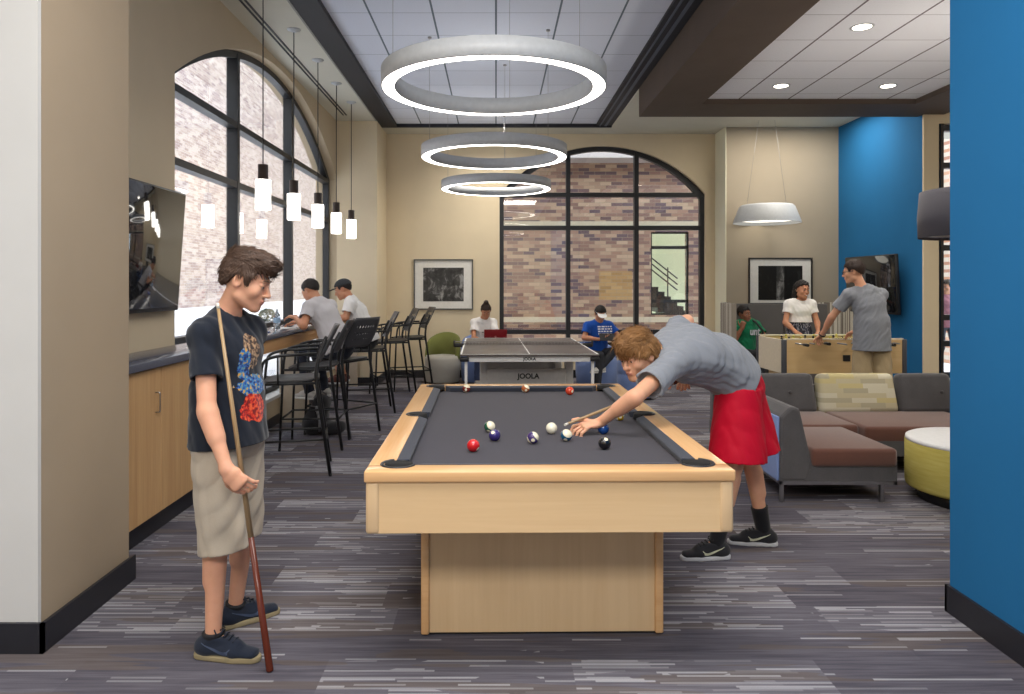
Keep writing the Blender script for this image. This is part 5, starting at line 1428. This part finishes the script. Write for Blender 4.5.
lp = thing('laptop', 'open red laptop on the lap of the girl behind the ping pong table', 'laptop', (-.02, 10.86, .635), math.radians(6))
MB().rbox((0, .0, 0), (.34, .22, .016), .005, 2).build('base', flat('laptop_grey', (90, 88, 92), .4), lp)
MB().rbox((0, -.115, .115), (.34, .010, .235), .005, 2, M=Matrix.Rotation(math.radians(14), 3, 'X')).build('lid', flat('laptop_red', (140, 28, 36), .35), lp)
MB().lathe([(0, 0), (.016, 0)], n=20).build('emblem', flat('laptop_mark', (190, 120, 120), .4), lp, M=Matrix.Translation((0, -.1225, .12)) @ Matrix.Rotation(PI/2+math.radians(14), 4, 'X'), fix=False)
m = MB()
for x_, w_, h_ in ((-.075, .03, .012), (-.035, .022, .022), (-.005, .018, .026), (.022, .026, .02), (.056, .03, .012)): m.rbox((x_, -.003, 0), (w_, .004, h_), .001, 1)
m.build('print', M_log, gl, M=Matrix.Translation((.075, -.255, .30+.50)) @ Matrix.Rotation(-.35, 4, 'X'))
# boy in blue tee
J, f, r = seated((1.50, 10.92, .47), (.25, -1), .13, 0, .55, .085, .42, .0)
J['knR'] = A_((1.50, 10.46, .50)); J['anR'] = A_((1.46, 10.42, .085)); J['toeR'] = J['anR']+A_((-.02, -.2, -.05)); J['knL'] = A_((1.72, 10.55, .56)); J['anL'] = A_((1.52, 10.47, .34)); J['toeL'] = J['anL']+A_((-.15, -.1, -.05))
J['elL'] = A_((1.84, 10.78, .74)); J['wrL'] = A_((1.71, 10.58, .72)); J['elR'] = A_((1.30, 10.70, .74)); J['wrR'] = A_((1.50, 10.56, .73))
hd = (J['nek']+f*.06+A_((0, 0, .125)), frame((.1, -1, -.55), (0, 0, 1)), .97)
bl_ = folk('boy in royal blue tee and white visor looking down at a tablet', (1.50, 10.92, 0), J, hd, SK_D, LIP, .92, fabric('royal_blue_tee', (34, 92, 190), (22, 70, 158), 400),
     dict(sl=.6, sr=(.064, .074), amp=.006, seed=17), (flat('trouser_black', (42, 44, 50), .8), 'trousers', dict(r=(.085, .1), low=(.066, .052))), (H_black, HS(.012)),
     dict(L=dict(d=(-.8, -.3, .1), n=(0, 0, 1), tside=1), R=dict(d=(.8, -.3, .1), n=(0, 0, 1), tside=-1)), shoes=(flat('shoe_pale', (196, 194, 190), .6), flat('sole_white', (225, 225, 222), .6)))
cap_hat(hd, bl_, flat('visor_white', (236, 236, 236), .6), False, 'visor')
for k, (t_, sz) in enumerate((('STATE', .06), ('SUMMER', .055), ('CAMP', .05))[:0]): pass
m = MB(); rr = random.Random(2)
for row in range(4):
    x = -.11
    while x < .10:
        w_ = rr.uniform(.018, .05); m.box(x, min(.11, x+w_), -.2000, -.1985, -.022-row*.036, -.004-row*.036); x += w_+.014
pm = m.build('print', flat('print_white', (225, 228, 235), .8), bl_, M=Matrix.Translation((.055, -.07, .862)) @ Matrix.Rotation(.22, 4, 'Z') @ Matrix.Rotation(-.30, 4, 'X'))
tb = thing('tablet', 'dark handheld tablet held by the boy in royal blue', 'tablet', (1.61, 10.50, .765), 0)
MB().rbox((0, 0, 0), (.22, .012, .15), .005, 2, M=Matrix.Rotation(math.radians(-50), 3, 'X')).build('case', M_blackp, tb)
MB().rbox((0, .0075, .0), (.20, .002, .13), .001, 1, M=Matrix.Rotation(math.radians(-50), 3, 'X')).build('screen', M_scr, tb)
# boy in green in the booth
J, f, r = seated((3.70, 10.78, .50), (.45, -.9), .06, 0, .52, .085, .42, .0)
J['elR'] = A_((3.47, 10.52, .74)); J['wrR'] = A_((3.56, 10.48, .90)); J['elL'] = A_((3.98, 10.66, .72)); J['wrL'] = A_((3.92, 10.42, .62))
J['shL'] = J['shL']-A_((0, 0, .02)); hd = (J['nek']+A_((-.07, -.04, .105)), frame((.5, -.85, -.10), (-.15, 0, 1)), .97)
gr_ = folk('boy in green lettered tee resting his chin on a hand in the booth', (3.70, 10.78, 0), J, hd, SK_E, LIPD, .94, fabric('green_tee', (28, 132, 92), (18, 104, 70), 400),
     dict(sl=.6, sr=(.064, .074), amp=.006, seed=19), (flat('trouser_black', (42, 44, 50), .8), 'trousers', dict(r=(.085, .1), low=(.066, .052))), (H_black, HS(.008)),
     dict(R=dict(d=(.1, -.1, 1), n=(.3, .5, 0), tside=1, curl=(1.0, 1.1, 1.1, 1.1)), L=dict(d=(0, -1, -.2), n=(0, 0, -1), tside=-1)), shoes=(flat('shoe_pale', (196, 194, 190), .6), flat('sole_white', (225, 225, 222), .6)))
text('lettering', 'unt', .15, basis(nrm((.9, .45, -.03)), nrm((0, -.12, 1)), nrm((.45, -.9, -.1)), A_((3.80, 10.635, .835))-A_((3.70, 10.78, 0))), flat('print_white', (225, 228, 235), .8), gr_)
MB().tube([V(J['top'])-V((3.70, 10.78, 0))+V(p_) for p_ in ((.0, .02, .09), (.08, -.10, .04), (.16, -.16, -.08), (.20, -.12, -.24))], .016, 8).build('strap', M_blackp, gr_)
# girl at the foosball table
JG = dict(pel=(3.85, 9.20, .93), wai=(3.85, 9.20, 1.06), che=(3.85, 9.18, 1.20), top=(3.85, 9.18, 1.285), nek=(3.85, 9.18, 1.335), shR=(3.705, 9.18, 1.275), shL=(3.995, 9.18, 1.275), elR=(3.64, 9.12, 1.05), wrR=(3.72, 9.00, .94),
    elL=(4.04, 9.12, 1.05), wrL=(4.00, 9.00, .93), hipR=(3.77, 9.20, .90), hipL=(3.93, 9.20, .90), knR=(3.77, 9.18, .48), knL=(3.93, 9.18, .48), anR=(3.77, 9.22, .085), anL=(3.93, 9.22, .085), toeR=(3.77, 9.02, .03), toeL=(3.93, 9.02, .03))
J = {k: A_(v) for k, v in JG.items()}
hd = (A_((3.86, 9.14, 1.462)), frame((.25, -1, -.10), (.08, 0, 1)), .96)
wg = folk('smiling girl in white tee standing behind the foosball table', (3.85, 9.20, 0), J, hd, SK_C, LIPD, .80, fabric('white_tee', (244, 242, 240), (228, 225, 223), 400),
     dict(sl=.5, sr=(.062, .072), amp=.004, hem=(3.85, 9.20, 1.05), seed=22, neck=.078), None,
     (H_black, dict(bound=[(-.14, -.15), (-.04, -.15), (-.015, -.10), (.0, .02), (.03, .045), (.06, .062), (.085, .070), (.13, .074)], infl=.010, locks=1600, ll=.04, flow=(0, -1, -.3), res=.006, amp=.005, freq=150, extra=[((0, -.080, -.05), (.072, .05, .08)), ((.062, -.045, -.09), (.034, .034, .06)), ((-.062, -.045, -.09), (.034, .034, .06))])),
     dict(R=dict(d=(.4, -.7, -.5), n=(0, .3, -1), tside=1), L=dict(d=(-.1, -.9, -.4), n=(0, .3, -1), tside=-1)), shoes=(flat('shoe_pale', (196, 194, 190), .6), flat('sole_white', (225, 225, 222), .6)))
n = N('patterned_skirt'); v_ = n.noise(n.scale(n.coord(), (28, 28, 12)), 1.0, 2); n.bsdf(n.ramp(v_, [(.45, srgb(34, 36, 48)), (.52, srgb(150, 150, 158)), (.57, srgb(52, 56, 72))], 'CONSTANT'), .8)
S = SDF((3.5, 8.9, .5), (4.2, 9.5, 1.15), .008)
S.op(ecap((3.85, 9.20, .58), (3.85, 9.20, 1.06), (.24, .20), (.128, .100), (1, 0, 0), flat=True))
S.warp(lambda X, Y, Z: .010*np.sin(np.arctan2(Y-9.2, X-3.85)*14)*np.clip((1.05-Z)*3, 0, 1)); S.mesh('skirt', n.m, wg, 1)
c, R, s_ = hd
MB().tube([V(A_(c)+R @ (A_((-.018+.036*t_, .1005-.006*(2*t_-1)**2, -.0665+.004*(2*t_-1)**2))*s_))-wg.location for t_ in (0, .25, .5, .75, 1)], [.001, .0028, .0034, .0028, .001], 8).build('teeth', flat('teeth', (240, 238, 232), .3), wg)
# tall man in grey tee at the foosball table
JM = dict(pel=(3.97, 7.66, .98), wai=(3.97, 7.66, 1.13), che=(3.95, 7.68, 1.31), top=(3.93, 7.69, 1.42), nek=(3.885, 7.70, 1.49), shL=(3.755, 7.70, 1.415), shR=(4.11, 7.74, 1.415), elL=(3.625, 7.82, 1.18), wrL=(3.60, 8.00, .975),
    elR=(4.10, 7.93, 1.17), wrR=(3.98, 8.06, 1.0), hipL=(3.88, 7.66, .94), hipR=(4.06, 7.66, .94), knL=(3.87, 7.68, .50), knR=(4.07, 7.64, .50), anL=(3.86, 7.64, .085), anR=(4.08, 7.58, .085), toeL=(3.84, 7.84, .03), toeR=(4.10, 7.78, .03))
J = {k: A_(v) for k, v in JM.items()}
hd = (A_((3.81, 7.73, 1.665)), frame((-.80, .56, -.16), (-.1, 0, 1)), 1.0)
tm = folk('tall man in grey tee and khaki shorts with his back turned', (3.97, 7.66, 0), J, hd, SK_B, LIP, .93, M_gtee,
     dict(sl=.62, sr=(.068, .082), amp=.006, hemext=.15, seed=24, loose=.022), (fabric('khaki_twill', (190, 170, 134), (164, 144, 110), 500), 'shorts', dict(r=(.098, .11), amp=.007)), (H_dbrown, HS(.008, locks=1200, ll=.026)),
     dict(L=dict(d=(-.1, .8, -.5), n=(.2, -.2, -1), tside=1, curl=(.7, .7, .7, .7)), R=dict(d=(-.2, .9, -.3), n=(0, 0, -1), tside=-1)), res=.006, full=False,
     hemt=dict(L=A_((3.87, 7.68, .46)), R=A_((4.07, 7.64, .46))), shoes=(flat('shoe_pale', (196, 194, 190), .6), flat('sole_white', (225, 225, 222), .6)))
c, R, s_ = hd; T = lambda x, y, z: V(A_(c)+R @ A_((x, y, z)))-tm.location
g_ = MB()
for q in (-1, 1):
    g_.tube([T(q*.031+.021*math.cos(a), .100, .0+.017*math.sin(a)) for a in [i*PI/8 for i in range(17)]], .0022, 6).tube([T(q*.052, .100, .006), T(q*.080, .05, .008), T(q*.082, -.01, .004)], .0022, 6)
g_.tube([T(-.010, .101, .004), T(.010, .101, .004)], .0022, 6).build('glasses', M_blackp, tm)
MB().lathe([(.034, -.010), (.038, -.008), (.038, .008), (.034, .010)], n=20).build('wristband', M_blackp, tm, M=Matrix.Translation(V(J['wrL'])-tm.location) @ (V(J['wrL']-J['elL'])).to_track_quat('Z', 'Y').to_matrix().to_4x4())
# passer-by outside the side window
JO = dict(pel=(7.45, 12.0, .92), wai=(7.45, 12.0, 1.06), che=(7.45, 12.0, 1.20), top=(7.45, 12.0, 1.30), nek=(7.45, 12.0, 1.36), shL=(7.62, 12.0, 1.29), shR=(7.28, 12.0, 1.29), elL=(7.68, 11.95, 1.05), wrL=(7.62, 11.85, .85),
    elR=(7.22, 11.95, 1.05), wrR=(7.28, 11.85, .85), hipL=(7.54, 12.0, .9), hipR=(7.36, 12.0, .9), knL=(7.54, 11.9, .48), knR=(7.36, 12.0, .48), anL=(7.54, 11.95, .085), anR=(7.36, 12.1, .085), toeL=(7.54, 11.75, .03), toeR=(7.36, 11.9, .03))
J = {k: A_(v) for k, v in JO.items()}
hd = (A_((7.44, 11.97, 1.49)), frame((-.8, -.5, -.1), (0, 0, 1)), .97)
folk('passer-by in dusty pink top outside the narrow side window', (7.45, 12.0, 0), J, hd, SK_D, LIP, .9, fabric('dusty_pink', (176, 120, 132), (150, 96, 110), 300),
     dict(sl=.6, sr=(.062, .07), amp=.005), (flat('dark_denim_b', (60, 66, 84), .8), 'jeans', dict(r=(.088, .1), low=(.066, .052))), (H_black, HS(.012)), None, res=.010, shoes=(flat('shoe_pale', (196, 194, 190), .6), flat('sole_white', (225, 225, 222), .6)))

# backpack on the floor
S = SDF((-2.2, 7.1, -.02), (-1.35, 7.85, .5), .007)
S.op(ecap((-1.86, 7.45, .10), (-1.80, 7.50, .30), (.20, .13), (.15, .09), (0, 1, 0)), .05); S.op(ecap((-1.70, 7.38, .07), (-1.58, 7.36, .08), (.13, .07), (.10, .055), (0, 1, 0)), .05)
S.cut((0, 0, 0), (0, 0, -1)); w_ = waves(4, 45, None, 6); S.warp(lambda X, Y, Z: .010*w_(X, Y, Z)); S.cut((0, 0, .002), (0, 0, -1))
S.mesh('bag_body', fabric('backpack_black', (46, 46, 50), (26, 26, 30), 200), bg_, 1)
MB().tube([(-.02, -.12, .24), (.0, -.19, .30), (.04, -.22, .16), (.03, -.18, .05)], .012, 8).build('strap', flat('strap_grey', (120, 120, 124), .7), bg_)
MB().tube([(-.05, -.07, .37), (-.02, .02, .44), (.03, .12, .38)], .009, 8).build('handle', flat('strap_grey', (120, 120, 124), .7), bg_)
# ------------------------------------------------------------------ camera, light, view
sc = bpy.context.scene
cam = bpy.data.cameras.new('camera'); co = bpy.data.objects.new('camera', cam); COL.objects.link(co)
co.location = (0, 0, H); co.rotation_euler = (PI/2, 0, 0)
cam.sensor_width = 36; cam.sensor_fit = 'HORIZONTAL'; cam.lens = F/1024*36
cam.shift_x = (512-CX)/1024; cam.shift_y = (CY-347)/1024; cam.clip_end = 200
sc.camera = co
wd = bpy.data.worlds.new('sky'); sc.world = wd; wd.use_nodes = True
wn = wd.node_tree.nodes; bg = wn['Background']
bg.inputs[0].default_value = (.80, .90, 1.0, 1); bg.inputs[1].default_value = 4.0
def lamp(name, typ, loc, energy, col=(1, 1, 1), size=1.0, size_y=None, rot=(0, 0, 0), **kw):
    l = bpy.data.lights.new(name, typ); l.energy = energy; l.color = col
    if typ == 'AREA':
        l.size = size
        if size_y: l.shape = 'RECTANGLE'; l.size_y = size_y
    for k, v in kw.items(): setattr(l, k, v)
    o = bpy.data.objects.new(name, l); COL.objects.link(o); o.location = loc; o.rotation_euler = rot; return o
WARM = (1, .93, .82)
lamp('sun', 'SUN', (-5, 10, 12), 1.0, (1, .96, .9), rot=V((-.55, .12, -.8)).to_track_quat('-Z', 'Y').to_euler(), angle=.02)
lamp('ceiling_fill', 'AREA', (0, -1.6, ZT-.03), 230, (1, .96, .9), 2.4, 1.2)  # invented fill behind the camera, no fixture there
lamp('ceiling_fill', 'AREA', (0, 2.0, ZT-.03), 130, (1, .96, .9), 2.4, 1.2)  # added fill above the frame, short of the pool table
lamp('ceiling_fill', 'SPOT', (0, 10.9, ZT-.03), 150, WARM, spot_size=2.7, spot_blend=.9, shadow_soft_size=.08)  # added fill for the far end of the tiled bay
lamp('ceiling_fill', 'AREA', (6.6, 4.5, ZC-.03), 90, WARM, 1.2, 4)  # added fill for the lounge, out of view
lamp('ceiling_fill', 'AREA', (4.4, 10.3, ZC-.03), 45, WARM, 1.4, 1.0)  # added fill over the booth, no fixture modelled
for x, y in ((3.1, 6.33), (3.13, 8.2), (4.31, 8.2), (4.31, 6.33), (3.13, 4.3)):
    lamp('downlight_lamp', 'SPOT', (x, y, ZT2-.03), 60, WARM, spot_size=2.2, spot_blend=.8, shadow_soft_size=.06)
for y in (4.97, 7.64, 10.15): lamp('ring_up_fill', 'AREA', (0, y, H+1.48), 5, (1, .98, .95), 1.3, rot=(PI, 0, 0), shape='DISK')  # invented uplight over each ring, added to brighten the ceiling tiles
lamp('drum_lamp', 'POINT', (3.89, 5.8, H+.62), 60, WARM, shadow_soft_size=.08)
lamp('ceiling_fill', 'AREA', (-4.2, .5, ZC-.03), 60, (1, 1, 1), 1.2, 2.4)  # added fill before the near white wall, out of view
sc.view_settings.view_transform = 'Standard'; sc.view_settings.look = 'None'
sc.view_settings.gamma = 1; sc.view_settings.use_curve_mapping = False; sc.view_settings.exposure = 0.08
sc.cycles.max_bounces = 8; sc.cycles.transparent_max_bounces = 16; sc.cycles.use_denoising = True
sc.cycles.sample_clamp_indirect = 6.0
